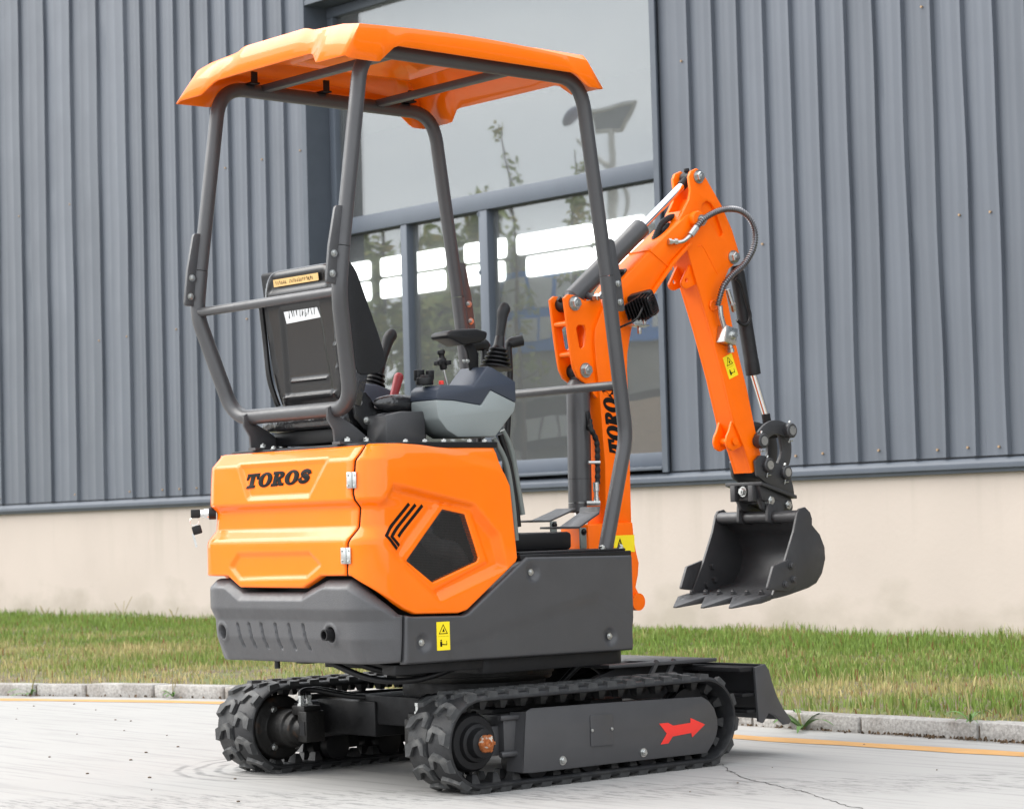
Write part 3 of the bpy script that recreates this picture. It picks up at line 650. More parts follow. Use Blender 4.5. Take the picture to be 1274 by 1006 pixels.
def track(sg):
    YT = .456 if sg < 0 else .575
    belt = mk('track_belt', BM_, 'rubber', ex, 45); belt.location = (0, sg * YT, 0)
    for i in range(NL):
        for k, me in enumerate((LA, LB)):
            s = (i + .5 * k + .2) * PITCH; p, nn, tt = stad(s, RB1)
            o = bpy.data.objects.new('tread_lug', me); COL.objects.link(o); o.parent = belt
            o.matrix_local = Matrix(((tt[0], 0, nn[0], p[0]), (0, 1, 0, 0), (tt[1], 0, nn[1], p[1]), (0, 0, 0, 1)))
        for yy in (-.032, .032):
            s = (i + .5) * PITCH; p, nn, tt = stad(s, RB0)
            o = bpy.data.objects.new('guide_tooth', TM); COL.objects.link(o); o.parent = belt
            o.matrix_local = Matrix(((tt[0], 0, nn[0], p[0]), (0, 1, 0, yy), (tt[1], 0, nn[1], p[1]), (0, 0, 0, 1)))
    out = sg                      # outward
    yo = sg * (YT + .055)
    # sprocket
    g = G(); teeth = []
    for i in range(18):
        a = 2 * PI * i / 18
        for da, r in ((-.10, .083), (-.05, .100), (.05, .100), (.10, .083)): teeth.append((XR + r * math.cos(a + da), ZC + r * math.sin(a + da)))
    g.prism(teeth, 'y', sg * YT - .012, sg * YT + .012)
    g.lathe((XR, sg * (YT - .02), ZC), (0, sg, 0), [(.088, 0), (.088, .06), (.080, .072), (.060, .075), (.056, .088), (.046, .092), (.043, .118), (.036, .122)], 40)
    sp = g.build('drive_sprocket', 'steel_dark', ex, bev=.0)
    hub = G(); y0 = sg * (YT + .10)
    hub.lathe((XR, y0, ZC), (0, sg, 0), [(.026, 0), (.026, .016), (.022, .020)], 8); hub.lathe((XR, y0 + sg * .018, ZC), (0, sg, 0), [(.014, 0), (.014, .008), (.006, .009), (.005, .004)], 12)
    for i in range(6): a = i * PI / 3; hub.box((XR + .023 * math.cos(a), y0 + sg * .012, ZC + .023 * math.sin(a)), (.010, .014, .010), Matrix.Rotation(-a, 3, 'Y'))
    hub.build('axle_nut', 'rust', sp, bev=.002)
    # idler and rollers
    g = G(); g.lathe((XF, sg * (YT - .03), ZC), (0, sg, 0), [(.060, 0), (.104, .004), (.104, .020), (.070, .022), (.070, .038), (.104, .040), (.104, .056), (.060, .060), (.040, .066)], 36); g.build('idler_wheel', 'steel_dark', ex)
    for xx in (-.13, .09, .33):
        g = G(); g.lathe((xx, sg * (YT - .062), .070), (0, sg, 0), [(.030, 0), (.048, .004), (.048, .040), (.026, .044), (.026, .080), (.048, .084), (.048, .120), (.030, .124), (.02, .126)], 30); g.build('track_roller', 'steel_dark', ex)
    # frame
    g = G(); g.bx(-.25, .50, min(sg * (YT - .07), sg * (YT + .045)), max(sg * (YT - .07), sg * (YT + .045)), .105, .222)
    g.bx(-.30, -.20, min(sg * (YT - .055), sg * (YT + .02)), max(sg * (YT - .055), sg * (YT + .02)), .10, .19)
    for zz in (.105, .215): g.cyl((-.27, sg * (YT + .05), zz), (-.19, sg * (YT + .05), zz), .010, n=10)
    fr = g.build('track_frame', 'grey', ex, bev=.004)
    po = [(-0.1924, 0.2312), (-0.1695, 0.2398), (0.163, 0.2355), (0.5578, 0.2267), (0.5879, 0.2117), (0.6126, 0.1866), (0.6258, 0.1502), (0.6263, 0.1204), (0.619, 0.0976), (0.6001, 0.0704), (0.5732, 0.044), (0.2242, 0.0448), (-0.1767, 0.0444), (-0.2104, 0.0473)]
    plate('cover_plate', [po], 'y', sg * (YT + .077), sg * (YT + .085), 'grey', fr, .002)
    rt = [(-0.1924, 0.2312), (-0.2104, 0.0473)]
    g = G(); q = [(rt[0][0] + .001, sg * (YT + .08), rt[0][1]), (rt[1][0] + .001, sg * (YT + .08), rt[1][1]), (rt[1][0] - .012, sg * (YT + .02), rt[1][1] + .004), (rt[0][0] - .010, sg * (YT + .02), rt[0][1] - .004)]
    A = [g.bm.verts.new(v) for v in q]; B = [g.bm.verts.new((v[0] + .006, v[1], v[2])) for v in q]
    for i in range(4): g.face((A[i], A[(i + 1) % 4], B[(i + 1) % 4], B[i]))
    g.face(A); g.face(B[::-1]); g.build('end_flange', 'grey', fr)
    hp = [(0.0665, 0.2023), (0.1599, 0.2019), (0.161, 0.1028), (0.0661, 0.1041)]
    plate('hatch_plate', [rnd(hp, .006)], 'y', sg * (YT + .086), sg * (YT + .0885), 'grey', fr, .001)
    for q in [(0.0713, 0.1548), (0.1544, 0.1535)]: hexbolt('bolt', (q[0], sg * (YT + .0885), q[1]), (0, sg, 0), .0052, fr, .004, washer=False)
    for q in [(-0.0512, 0.0719), (0.29, 0.0687)]: hexbolt('bolt', (q[0], sg * (YT + .085), q[1]), (0, sg, 0), .0105, fr, .008)
    if sg < 0:
        ar = [(0.3624, 0.1544), (0.4014, 0.1541), (0.4242, 0.1434), (0.5018, 0.1467), (0.5024, 0.1621), (0.5669, 0.1367), (0.507, 0.0999), (0.504, 0.1143), (0.421, 0.1091), (0.4005, 0.0889), (0.3667, 0.0878), (0.3947, 0.1201)]
        plate('arrow_decal', [ar], 'y', -(YT + .0864), -(YT + .0854), 'red', fr, .0002)
    return fr
track(-1); track(1)
# drive motors on the inner side of each track
for sg in (-1, 1):
    YT = .456 if sg < 0 else .575; g = G(); yi = sg * (YT - .075)
    g.lathe((XR, yi + sg * .02, ZC), (0, -sg, 0), [(.108, 0), (.108, .012), (.100, .020), (.064, .024), (.062, .10), (.052, .105), (.050, .13), (.036, .134), (.034, .165), (.025, .17)], 32)
    g.box((XR + .01, yi - sg * .155, ZC + .01), (.075, .05, .10)); g.box((XR + .01, yi - sg * .13, ZC + .062), (.07, .07, .03))
    mo = g.build('travel_motor', 'grimy', ex, bev=.004)
    for dx, dz in ((-.035, .062), (-.035, -.062), (.06, .06), (.06, -.06)): hexbolt('bolt', (XR + dx, yi + sg * .002, ZC + dz), (0, -sg, 0), .0125, mo)
    for k in range(2):
        fx = XR - .01 + k * .03
        g = G(); g.lathe((fx, yi - sg * .13, ZC + .076), (0, 0, 1), [(.013, 0), (.013, .008), (.009, .009), (.009, .024), (.011, .025), (.011, .034)], 6); g.build('fitting', 'zinc', mo)
        g = G(); g.tube(spline([(fx, yi - sg * .13, ZC + .105), (fx + .01, yi - sg * .12, ZC + .122), (fx + .05, yi - sg * .13, ZC + .125), (fx + .15, yi - sg * .2, ZC + .10), (fx + .26, yi - sg * .3, ZC + .09)], 8), .009, 10); g.build('hose', 'plastic', mo)
    if sg > 0:
        q = G(); q.box((XR - .029, yi - sg * .157, ZC + .005), (.002, .032, .045)); q.build('name_plate', 'steel_dark', mo)
# undercarriage frame, slew ring
g = G()
g.bx(-.20, .36, -.30, .30, .16, .255)
for sg in (-1, 1):
    g.bx(-.21, -.08, min(sg * .2, sg * (.40 if sg < 0 else .52)), max(sg * .2, sg * (.40 if sg < 0 else .52)), .12, .235); g.bx(.20, .34, min(sg * .2, sg * (.40 if sg < 0 else .52)), max(sg * .2, sg * (.40 if sg < 0 else .52)), .12, .235)
g.lathe((.05, 0, .25), (0, 0, 1), [(.235, 0), (.235, .055)], 40)
ch = g.build('undercarriage_frame', 'steel_dark', ex, bev=.006)
g = G(); g.lathe((.05, 0, .30), (0, 0, 1), [(.25, 0), (.255, .006), (.255, .018), (.262, .020), (.262, .036), (.25, .038), (.25, .046)], 56)
g.build('slew_ring', 'grimy', ex)
g = G(); g.prism(rnd([(-.26, -.42), (-.26, .42), (.33, .42), (.40, .2), (.40, -.2), (.33, -.42)], .03), 'z', .345, .392)
for sg in (-1, 1): g.bx(-.60 if sg < 0 else -.36, -.262, min(sg * .36, sg * .425), max(sg * .36, sg * .425), .362, .392)
g.bx(-.60, -.262, -.35, .30, .390, .3945); g.build('swing_deck', 'steel_dark', ex, bev=.004)
g = G(); g.tube(spline([(-.60, -.20, .40), (-.52, -.26, .365), (-.42, -.34, .352), (-.33, -.38, .37), (-.28, -.40, .40)], 8), .010, 10); g.build('hose', 'plastic', ex)
g = G(); g.tube(spline([(-.63, -.12, .40), (-.56, -.25, .345), (-.46, -.34, .338), (-.36, -.40, .37), (-.34, -.40, .40)], 8), .010, 10); g.build('hose', 'plastic', ex)
q = G(); q.cyl((-.66, .10, .41), (-.66, .10, .372), .009, n=12); q.build('drain_plug', 'plastic', ex)
# dozer blade
prof = [(0.8531, 0.3018), (0.9037, 0.3109), (0.922, 0.287), (0.9321, 0.2542), (0.9549, 0.2017), (0.9823, 0.1594), (1.022, 0.1162), (1.011, 0.1035), (0.9854, 0.1027), (0.9459, 0.1351), (0.9154, 0.148), (0.8853, 0.1154), (0.864, 0.1223)]
bl_c = [(0.9037, 0.3109), (0.922, 0.287), (0.9321, 0.2542), (0.9549, 0.2017), (0.9823, 0.1594), (1.022, 0.1162)]
bl = [(a, b) for a, b in bl_c]; bk = [(a - .014, b) for a, b in bl_c][::-1]
g = G(); g.prism(bl + bk, 'y', -.485, .485); blade = g.build('dozer_blade', 'grey', ex, bev=.002)
for sg in (-1, 1): plate('end_plate', [[(a, b) for a, b in prof]], 'y', sg * .486, sg * .497, 'grey', blade, .002)
g = G(); x0, z0 = prof[0]
g.bx(x0 - .06, x0 + .035, -.484, .484, z0 - .012, z0 + .002); g.bx(x0 - .05, x0 + .05, -.484, .484, z0 - .095, z0 - .085); g.bx(x0 - .03, x0 + .06, -.484, .484, z0 - .15, z0 - .14); g.build('stiffener', 'steel_dark', blade, bev=.001)
for sg in (-1, 1):
    g = G(); g.prism([(.30, .215), (.34, .27), (.55, .335), (x0 - .02, z0 + .012), (x0 + .02, z0 - .02), (x0 + .01, z0 - .16), (.80, .14), (.55, .21)], 'y', sg * .20 - .014, sg * .20 + .014); g.build('blade_arm', 'steel_dark', blade, bev=.003)
g = G(); zt = z0 + .012
g.prism([(.43, -.24), (.43, .24), (x0 + .02, .30), (x0 + .02, -.30)], 'z', zt + .002, zt + .014); g.build('arm_top_plate', 'grey', blade, bev=.002)
g = G(); g.tube(spline([(.34, -.10, .27), (.42, -.12, .33), (.50, -.12, .30), (.55, -.1, .25)], 8), .011, 10); g.build('hose', 'plastic', blade)
g = G(); g.cyl((.38, 0, .23), (.62, 0, .28), .03); g.cyl((.62, 0, .28), (.82, 0, .24), .014); g.build('blade_cylinder', 'steel_dark', blade)
for xx in (.60, .68): g = G(); g.box((xx, -.262, .29), (.014, .012, .10), Matrix.Rotation(.6, 3, 'Y')); g.build('stiffener', 'grey', blade)

# ---- body panels
PH = perim((-.725, .35, .11)); PB = perim((-.72, .33, .13))
def prof_z(z):  # rearward relief of the cowling by height
    return np.interp(z, [.60, .76, .772, .805, .862, .885, .95, 1.006, 1.02, 1.06], [0, 0, -.003, -.030, -.034, -.013, -.016, -.020, -.032, -.066])
seam = [(0.4184, 1.051), (0.389, 0.9987), (0.3816, 0.9037), (0.3979, 0.8604), (0.3918, 0.8012), (0.3672, 0.7577), (0.3607, 0.6615)]
seam[0] = (seam[0][0], 1.048)
dgap = .0045
door_b = [(0.2305, 0.6605), (0.135, 0.6241), (-0.202, 0.6258), (-0.2441, 0.6473), (-0.2709, 0.6612)]
door = [(-.505, 1.048)] + [(a - dgap, b) for a, b in seam] + door_b + [(-.505, .662)]
trap = [(-0.2345, 1.012), (0.2587, 1.014), (0.1606, 0.8976), (-0.1712, 0.8975)]; hexa = [(-0.2606, 0.6903), (-0.2114, 0.733), (0.1771, 0.7345), (0.2396, 0.693), (0.1592, 0.6533), (-0.2057, 0.6473)]
def door_h(u, v):
    h = prof_z(v) - .009 * ramp(-sdpoly(u, v, trap), 0, .011) - .007 * ramp(-sdpoly(u, v, hexa), 0, .010)
    return h + .0
dr = panel('rear_door', door, [], door_h, PH, 'orange', ex, .0065)
def on_side(po): return po
side_o = [(a + dgap, b) for a, b in seam][::-1] + [(seam[0][0] + .02, 1.052)] + [(0.9399, 1.051), (0.958, 0.9666), (0.9823, 0.9192), (0.9988, 0.6981), (0.9934, 0.6846), (0.7932, 0.5449), (0.7584, 0.5367), (0.5923, 0.5417), (0.5564, 0.5564), (0.4346, 0.6284), (0.3778, 0.6602)]
rec = [(0.3467, 0.8737), (0.4764, 0.8702), (0.5321, 0.9287), (0.8356, 0.862), (0.9283, 0.7692), (0.9538, 0.6673), (0.6853, 0.5797), (0.4526, 0.7783), (0.3435, 0.795)]
facet = [(0.6675, 0.602), (0.9412, 0.6776), (0.9632, 0.6596), (0.6907, 0.5578)]
frame_ = [(0.701, 0.8665), (0.8321, 0.8498), (0.8933, 0.6865), (0.6738, 0.6042), (0.54, 0.7022)]
pent = [(0.7221, 0.8492), (0.8062, 0.8331), (0.8555, 0.7023), (0.8488, 0.6903), (0.6747, 0.633), (0.5792, 0.701)]
emb = [(0.673, 0.8621), (0.6914, 0.857), (0.5555, 0.7184), (0.5378, 0.7284)]
up = [(0.4011, 1.079), (0.6177, 1.048), (0.9673, 0.9541), (1.014, 1.078)]
def side_h(u, v):
    s0 = seam[0][0]
    base = np.interp(v, [.5, .66, .98, 1.02, 1.052], [0, 0, -.008, -.016, -.030])
    bl_ = ramp(u, s0 + .03, s0 + .16); h = prof_z(v) * (1 - bl_) + base * bl_
    sd_ = sdpoly(u, v, rec); h = h - .024 * ramp(-sd_, -.004, .018) * bl_
    h = h + .008 * ramp(-sdpoly(u, v, frame_), -.004, .006) - .004 * ramp(-sdpoly(u, v, emb), -.003, .004)
    h = h - .010 * ramp(-sdpoly(u, v, up), 0, .03) * bl_
    return h
hs_ = panel('engine_cowl', side_o, [pent], side_h, PH, 'orange', ex, .0065)
# mirrored cowl on the hidden side
def PHm(s, z, h): q = PH(s, z, h); return (q[0], -q[1], q[2])
lo_ = [(.5228, 1.048)] + [q for q in side_o if q[0] > .56 and q[1] > .3][0:] + [(.5228, .662)]
panel('engine_cowl', [(.51, .662), (.51, 1.048), (1.00, 1.048), (1.05, .70), (.78, .53), (.68, .53)], [], lambda u, v: u * 0 - .01, PHm, 'orange', ex, .02)
# grille sheet, engine behind it
def grow(po, k):
    c0 = np.mean(po, 0); return [tuple(c0 + (np.array(q) - c0) * k) for q in po]
panel('grille', grow(pent, 1.06), [], lambda u, v: u * 0 - .022, PH, 'mesh', hs_, .03, .002, .001)
g = G(); g.tube(spline([(-.46, -.36, .80), (-.40, -.37, .74), (-.33, -.37, .72), (-.28, -.36, .64), (-.30, -.36, .56)], 6), .034, 16); g.lathe((-.40, -.30, .60), (0, -1, 0), [(.07, 0), (.07, .05), (.06, .06), (.05, .075)], 30); g.cyl((-.44, -.34, .70), (-.25, -.34, .72), .035); g.bx(-.46, -.30, -.36, -.30, .74, .80); g.cyl((-.30, -.33, .60), (-.30, -.33, .80), .022); g.cyl((-.46, -.36, .56), (-.36, -.36, .56), .03); g.build('engine', 'enginegrey', ex, bev=.004)
# black decals stripes
for st in ('516.3,627.3 483.5,665.8 498,681', '523,628.9 491.6,667.2 500.8,677.2', '532,629.5 502.3,665.6'):
    pass
for pts in ([(0.5966, 0.8669), (0.5004, 0.7774), (0.5397, 0.7403)], [(0.6209, 0.8641), (0.523, 0.7736), (0.5499, 0.7491)], [(0.6469, 0.8613), (0.5553, 0.7766)]):
    g = G(); wd = .0052
    for a, b in zip(pts, pts[1:]):
        a = Vector(a); b = Vector(b); d = (b - a).normalized(); nn = Vector((-d.y, d.x)) * wd; a2 = a - d * wd; b2 = b + d * wd; n = 10; A = []; B = []
        for i in range(n + 1):
            q = a2.lerp(b2, i / n); 
            for L_, sg in ((A, 1), (B, -1)):
                uv = q + nn * sg; hh = float(side_h(np.array([uv.x]), np.array([uv.y]))[0]) + .0012; L_.append(g.bm.verts.new(PH(uv.x, uv.y, hh)))
        for i in range(n): g.face((A[i], A[i + 1], B[i + 1], B[i]))
    g.build('stripe_decal', 'ink', hs_, smooth=0)
# lettering on the door
LT, LW = letters(1.0, .22)
c0 = [(-0.1967, 0.936)][0]; c1 = [(0.1495, 0.9345)][0]; hgt = .043; wdt = (c1[0] - c0[0])
polys = [[(a / LW * wdt, b * hgt) for a, b in po] for po in LT]
o = plate('lettering', polys, 'x', -.0006, .0006, 'ink', dr, .0001, bold=.0011)
for v in o.data.vertices:
    s = v.co.y; z = v.co.z; xx = PH(c0[0] + s, c0[1] + z + s * .02, float(door_h(np.array([c0[0] + s]), np.array([c0[1] + z]))[0]) + .0012 + v.co.x); v.co = xx
# dark strip behind the door seam, added to make the gap black
g = G(); A = []; B = []
sl_ = [Vector(q) for q in seam]; dens_ = []
for a, b in zip(sl_, sl_[1:]): dens_ += [a.lerp(b, i / 12) for i in range(12)]
dens_.append(sl_[-1])
for q in dens_:
    hh = float(prof_z(np.array([q.y]))[0]) - .006
    A.append(g.bm.verts.new(PH(q.x - .012, q.y, hh))); B.append(g.bm.verts.new(PH(q.x + .012, q.y, hh)))
for i in range(len(A) - 1): g.face((A[i], A[i + 1], B[i + 1], B[i]))
g.build('dark_seam_strip', 'ink', dr, smooth=0)
# hinges
for px in [(0.3804, 0.9442), (0.3635, 0.7209)]:
    s, z = px; h0 = float(prof_z(np.array([z]))[0]) + .001
    g = G(); a = .020; n = 8
    for k, (sa, sb) in enumerate(((s - a, s - .003), (s + .003, s + a))):
        A = []
        for i in range(5):
            ss = sa + (sb - sa) * i / 4; A.append([g.bm.verts.new(PH(ss, zz, h0 + d)) for zz, d in ((z - .024, 0), (z - .024, .005), (z + .024, .005), (z + .024, 0))])
        for r0, r1 in zip(A, A[1:]):
            for j in range(4): g.face((r0[j], r0[(j + 1) % 4], r1[(j + 1) % 4], r1[j]))
        g.face(A[0]); g.face(A[-1][::-1])
    p0 = PH(s, z - .024, h0 + .005); p1 = PH(s, z + .024, h0 + .005); g.cyl(p0, p1, .0055, n=12)
    hg = g.build('hinge', 'zinc', dr, bev=.0008)
    for ds in (-.013, .013):
        for dz in (-.015, .015): q = PH(s + ds, z + dz, h0 + .0045); q2 = PH(s + ds, z + dz, h0 + .008); G().cyl(q, q2, .0035, n=8).build('screw', 'zinc', hg)
# lock with key
q = PH(-.415, .862, -.03); nd = Vector(PH(-.415, .862, 1)) - Vector(PH(-.415, .862, 0)); nd.normalize()
q = Vector(q); g = G(); g.lathe(q, nd, [(.020, 0), (.020, .022), (.016, .024)], 20); lk = g.build('lock', 'plastic', ex)
g = G(); g.lathe(q + nd * .022, nd, [(.015, 0), (.015, .016), (.012, .018), (.012, .028), (.006, .03)], 18); g.build('lock_barrel', 'chrome', lk)
# bumper
bo = [(0.5334, 0.5426), (0.4436, 0.6016), (0.3611, 0.6505), (0.2372, 0.6507), (0.1233, 0.6117), (-0.2078, 0.6105), (-0.288, 0.6509), (-0.3503, 0.6521)]
bo += [(-.50, bo[-1][1])] + [(-.50, .405), (-.44, .392)] + [(-0.2117, 0.3953), (0.0169, 0.3949), (0.2557, 0.3963), (0.4481, 0.398)] + [([(0.5289, 0.4004)][0])]
notch = [(0.1839, 0.664), (0.1312, 0.6008), (-0.2172, 0.5991), (-0.2555, 0.6648)]
def bump_h(u, v):
    h = np.interp(v, [.38, .40, .47, .525, .56, .62, .66], [-.046, -.040, -.014, -.010, .006, .006, -.002])
    rr = ramp(np.abs(u), .40, .56); h = h * (1 - rr) + rr * np.interp(v, [.38, .42, .66], [-.004, .0, .0])
    for i in range(6):
        pp = slots[i]; d = sdseg(u, v, pp[0], pp[1]); h = h - .012 * ramp(.0072 - d, 0, .004)
    for c_, r_ in holes_c:
        d = np.hypot(u - c_[0], v - c_[1]); h = h + .003 * ramp(r_ + .016 - d, 0, .006)
    # dished ledge along the top, bright where it turns up
    et = -sdpoly(u, v, bo); h = h - .020 * ramp(.026 - et, 0, .026) ** 1.0 * (v > .54)
    return h
def sdseg(u, v, a, b):
    ex_, ey = b[0] - a[0], b[1] - a[1]; t_ = np.clip(((u - a[0]) * ex_ + (v - a[1]) * ey) / (ex_ ** 2 + ey ** 2), 0, 1); return np.hypot(u - a[0] - t_ * ex_, v - a[1] - t_ * ey)
slots = [[(-0.2434, 0.508), (-0.2279, 0.4402)], [(-0.1803, 0.5089), (-0.1651, 0.4403)], [(-0.1136, 0.5098), (-0.0987, 0.4404)], [(-0.0369, 0.5109), (-0.0244, 0.442)], [(0.0364, 0.5095), (0.0487, 0.441)], [(0.1108, 0.5105), (0.1249, 0.4402)]]
hc = [(-0.3336, 0.4839), (0.2511, 0.4849)]; holes_c = [(hc[0], .021), (hc[1], .022)]
bp = panel('rear_bumper', bo, [circ(hc[0], .021, 24, .021), circ(hc[1], .0225, 24)], bump_h, PB, 'bumper', ex, .0045, .03, .007)
q = Vector(PB(hc[1][0], hc[1][1], -.06)); q2 = Vector(PB(hc[1][0], hc[1][1], .012)); dq = (q2 - q).normalized()
g = G(); g.lathe(q, dq, [(.0165, 0), (.0165, .072), (.0135, .072), (.0135, .02)], 24); g.build('exhaust_pipe', 'rust', bp)
g = G(); g.lathe(q + dq * .03, dq, [(.0172, 0), (.0172, .0425), (.0130, .0426), (.0130, .02)], 24); g.build('exhaust_tip', 'steel_dark', bp)
g = G(); g.bx(-.585, -.22, -.38, .38, .40, 1.035); g.build('body_core', 'plastic', ex)
# side skirts
YS = -.462
so = [(-0.5849, 0.5399), (-0.5564, 0.5351), (-0.3625, 0.5299), (-0.3434, 0.5351), (-0.1047, 0.6983), (0.3433, 0.6915), (0.3432, 0.3874), (-0.5896, 0.3941)]
dim = [(-0.5195, 0.4557), (-0.0818, 0.6503), (0.2417, 0.4363)]; crz = [(-0.4182, 0.448), (0.1915, 0.5685), (0.3798, 0.4577), (0.3745, 0.329), (-0.4215, 0.3519)]
def skirt_h(u, v):
    h = u * 0 - .006 * ramp(-sdpoly(u, v, crz), -.01, .02)
    for c_ in dim: d = np.hypot(u - c_[0], v - c_[1]); h = h - .011 * ramp(.030 - d, 0, .016)
    return h
for sg in (-1, 1):
    sk = panel('side_skirt', so, [], skirt_h, (lambda u, v, h, sg=sg: (u, sg * (.462 + h), v)), 'grey', ex, .008, .02, .008)
    for c_ in dim: hexbolt('bolt', (c_[0], sg * .4505, c_[1]), (0, sg, 0), .0075, sk, .006)
def warning_label(parent, fr, w_, h_, m2=True):
    """yellow sticker: fr maps (u, v, d) to space"""
    def flat(name, po, d, mt, dd=.0004):
        g = G(); g.face([g.bm.verts.new(fr(u, v, d)) for u, v in po]); return g.build(name, mt, par, smooth=0)
    par = parent; lb = flat('warning_label', [(0, 0), (w_, 0), (w_, h_), (0, h_)], .0010, 'yellow'); par = lb
    cx, cy = w_ * .5, h_ * .72; s = w_ * .30; t0 = [(cx - s, cy - s * .75), (cx + s, cy - s * .75), (cx, cy + s)]
    for i in range(3):
        a = Vector(t0[i]); b = Vector(t0[(i + 1) % 3]); d = (b - a).normalized(); nn = Vector((-d.y, d.x)) * w_ * .022
        flat('print', [tuple(a - nn - d * w_ * .02), tuple(b - nn + d * w_ * .02), tuple(b + nn + d * w_ * .02), tuple(a + nn - d * w_ * .02)], .0016, 'ink')
    flat('print', [(cx - s * .25, cy - s * .4), (cx + s * .35, cy - s * .4), (cx + s * .1, cy + s * .35)], .0016, 'ink')
    flat('print', [(w_ * .1, h_ * .488), (w_ * .9, h_ * .488), (w_ * .9, h_ * .494), (w_ * .1, h_ * .494)], .0016, 'ink')
    cx, cy = w_ * .42, h_ * .25
    flat('print', circ((cx - w_ * .1, cy + h_ * .10), w_ * .055, 10), .0016, 'ink'); flat('print', [(cx - w_ * .17, cy - h_ * .12), (cx - w_ * .03, cy - h_ * .12), (cx - w_ * .02, cy + h_ * .06), (cx - w_ * .18, cy + h_ * .06)], .0016, 'ink')
    flat('print', [(cx - w_ * .02, cy - h_ * .02), (cx + w_ * .34, cy - h_ * .05), (cx + w_ * .34, cy - h_ * .075), (cx - w_ * .02, cy - h_ * .06)], .0016, 'ink'); flat('print', [(cx + w_ * .30, cy + h_ * .08), (cx + w_ * .34, cy + h_ * .08), (cx + w_ * .34, cy - h_ * .06), (cx + w_ * .30, cy - h_ * .06)], .0016, 'ink')
    return lb
lc = [(-0.4698, 0.4291), (-0.4191, 0.5144)]; (u0, v0), (u1, v1) = lc
def fr_sk(u, v, d): return (u0 + u, -(.462 + d), v0 + v)
warning_label(ex, fr_sk, u1 - u0, v1 - v0)
# decks
g = G(); top = [(-.655, -.35), (-.655, .35), (-.56, .43), (-.17, .43), (-.17, -.43), (-.56, -.43)]; g.prism(rnd(top, .03), 'z', 1.038, 1.056); dk = g.build('seat_deck', 'plastic', ex, bev=.002)
for px in ((-.60, .25), (-.655, .10), (-.52, -.40), (-.45, -.405), (-.38, -.41), (-.28, -.41), (-.22, -.41)): hexbolt('bolt', (px[0], px[1], 1.056), (0, 0, 1), .008, dk, .006)
g = G(); g.prism([(-.125, -.455), (-.125, .455), (.345, .455), (.345, -.455)], 'z', .690, .706); fl = g.build('floor_plate', 'plastic', ex, bev=.003)
g = G(); g.prism([(-.12, -.445), (-.12, .40), (.33, .40), (.33, -.445)], 'z', .706, .714); g.build('floor_mat', 'vinyl', fl, bev=.003)
g = G(); g.bx(-.12, .23, -.30, .30, .714, .772); g.build('foot_well_cover', 'plastic', ex, bev=.012)
g = G(); g.bx(-.10, .335, -.43, .43, .395, .69); g.build('front_core', 'plastic', ex)
# ---- roll frame and canopy
RT = .0235
def L2(p): return [Vector(q) for q in p]
for sg in (-1, 1):
    Yp = sg * .385
    path = [(-.728, Yp, 1.64), (-.638, Yp, 2.245), (.245, Yp, 2.236), (.337, Yp, 1.60)]
    g = G(); g.tube(fillet(path, [0, .10, .10, 0], 10), RT, 18); up_ = g.build('canopy_hoop', 'grey', ex, smooth=60)
    g = G(); g.tube(fillet([(.337, Yp, 1.598), (.402, Yp, 1.075), (.297, Yp, .712)], [0, .05, 0], 8), RT * 1.03, 18); g.lathe((.297, Yp, .708), (0, 0, 1), [(.045, 0), (.045, .007)], 4); fp = g.build('front_post', 'grey', ex, smooth=60)
    hexbolt('bolt', (.335, Yp - .03, .714), (0, 0, 1), .009, fp); hexbolt('bolt', (.255, Yp - .03, .714), (0, 0, 1), .009, fp)
    # splice plates with bolts
    for (x0, z0, dx, dxb, s_) in ((-.728, 1.64, -.62, 1, -1), (.337, 1.60, .55, 1, 1)):
        sl = (-.638 + .728) / (2.245 - 1.64) if s_ < 0 else (.245 - .337) / (2.236 - 1.60); lo_s = (.745 - .728) / .14 if s_ < 0 else (.337 - .402) / (1.6 - 1.075)
        xa = lambda z: x0 + (z - z0) * (sl if z > z0 else (lo_s if s_ > 0 else .12))
        zt, zl = z0 + .12, z0 - .115
        po = [(xa(zl) + s_ * .018, zl), (xa(z0) + s_ * .018, z0), (xa(zt) + s_ * .018, zt), (xa(zt) + s_ * .046, zt), (xa(z0) + s_ * .054, z0), (xa(zl) + s_ * .054, zl)]
        if s_ > 0: po = po[::-1]
        sp = plate('splice_plate', [rnd(po, [0, 0, 0, .012, 0, .012] if s_ < 0 else [.012, 0, .012, 0, 0, 0], 3)], 'y', Yp - .006 - .004, Yp + .006 - .004, 'grey', ex, .0015)
        for zz in (z0 - .025, z0 - .085): hexbolt('bolt', (xa(zz) + s_ * .036, Yp - .010, zz), (0, -1, 0), .0085, sp, .007)
bb = [(0.2966, 1.171), (-0.2833, 1.163)]; zb = 1.163
low = [(-.728, .385, 1.638), (-.745, .385, 1.50), (-.655, .315, zb), (-.655, -.315, zb), (-.745, -.385, 1.50), (-.728, -.385, 1.638)]
g = G(); g.tube(fillet(low, [0, .05, .085, .085, .05, 0], 10), RT * 1.03, 18); gd = g.build('rear_guard', 'grey', ex, smooth=60)
g = G(); g.cyl((-.743, .37, 1.505), (-.743, -.37, 1.505), .0145, n=16); g.build('guard_crossbar', 'grey', gd)
g = G(); g.cyl((.383, .37, 1.245), (.383, -.37, 1.245), .0145, n=16); g.build('front_rail', 'grey', ex)
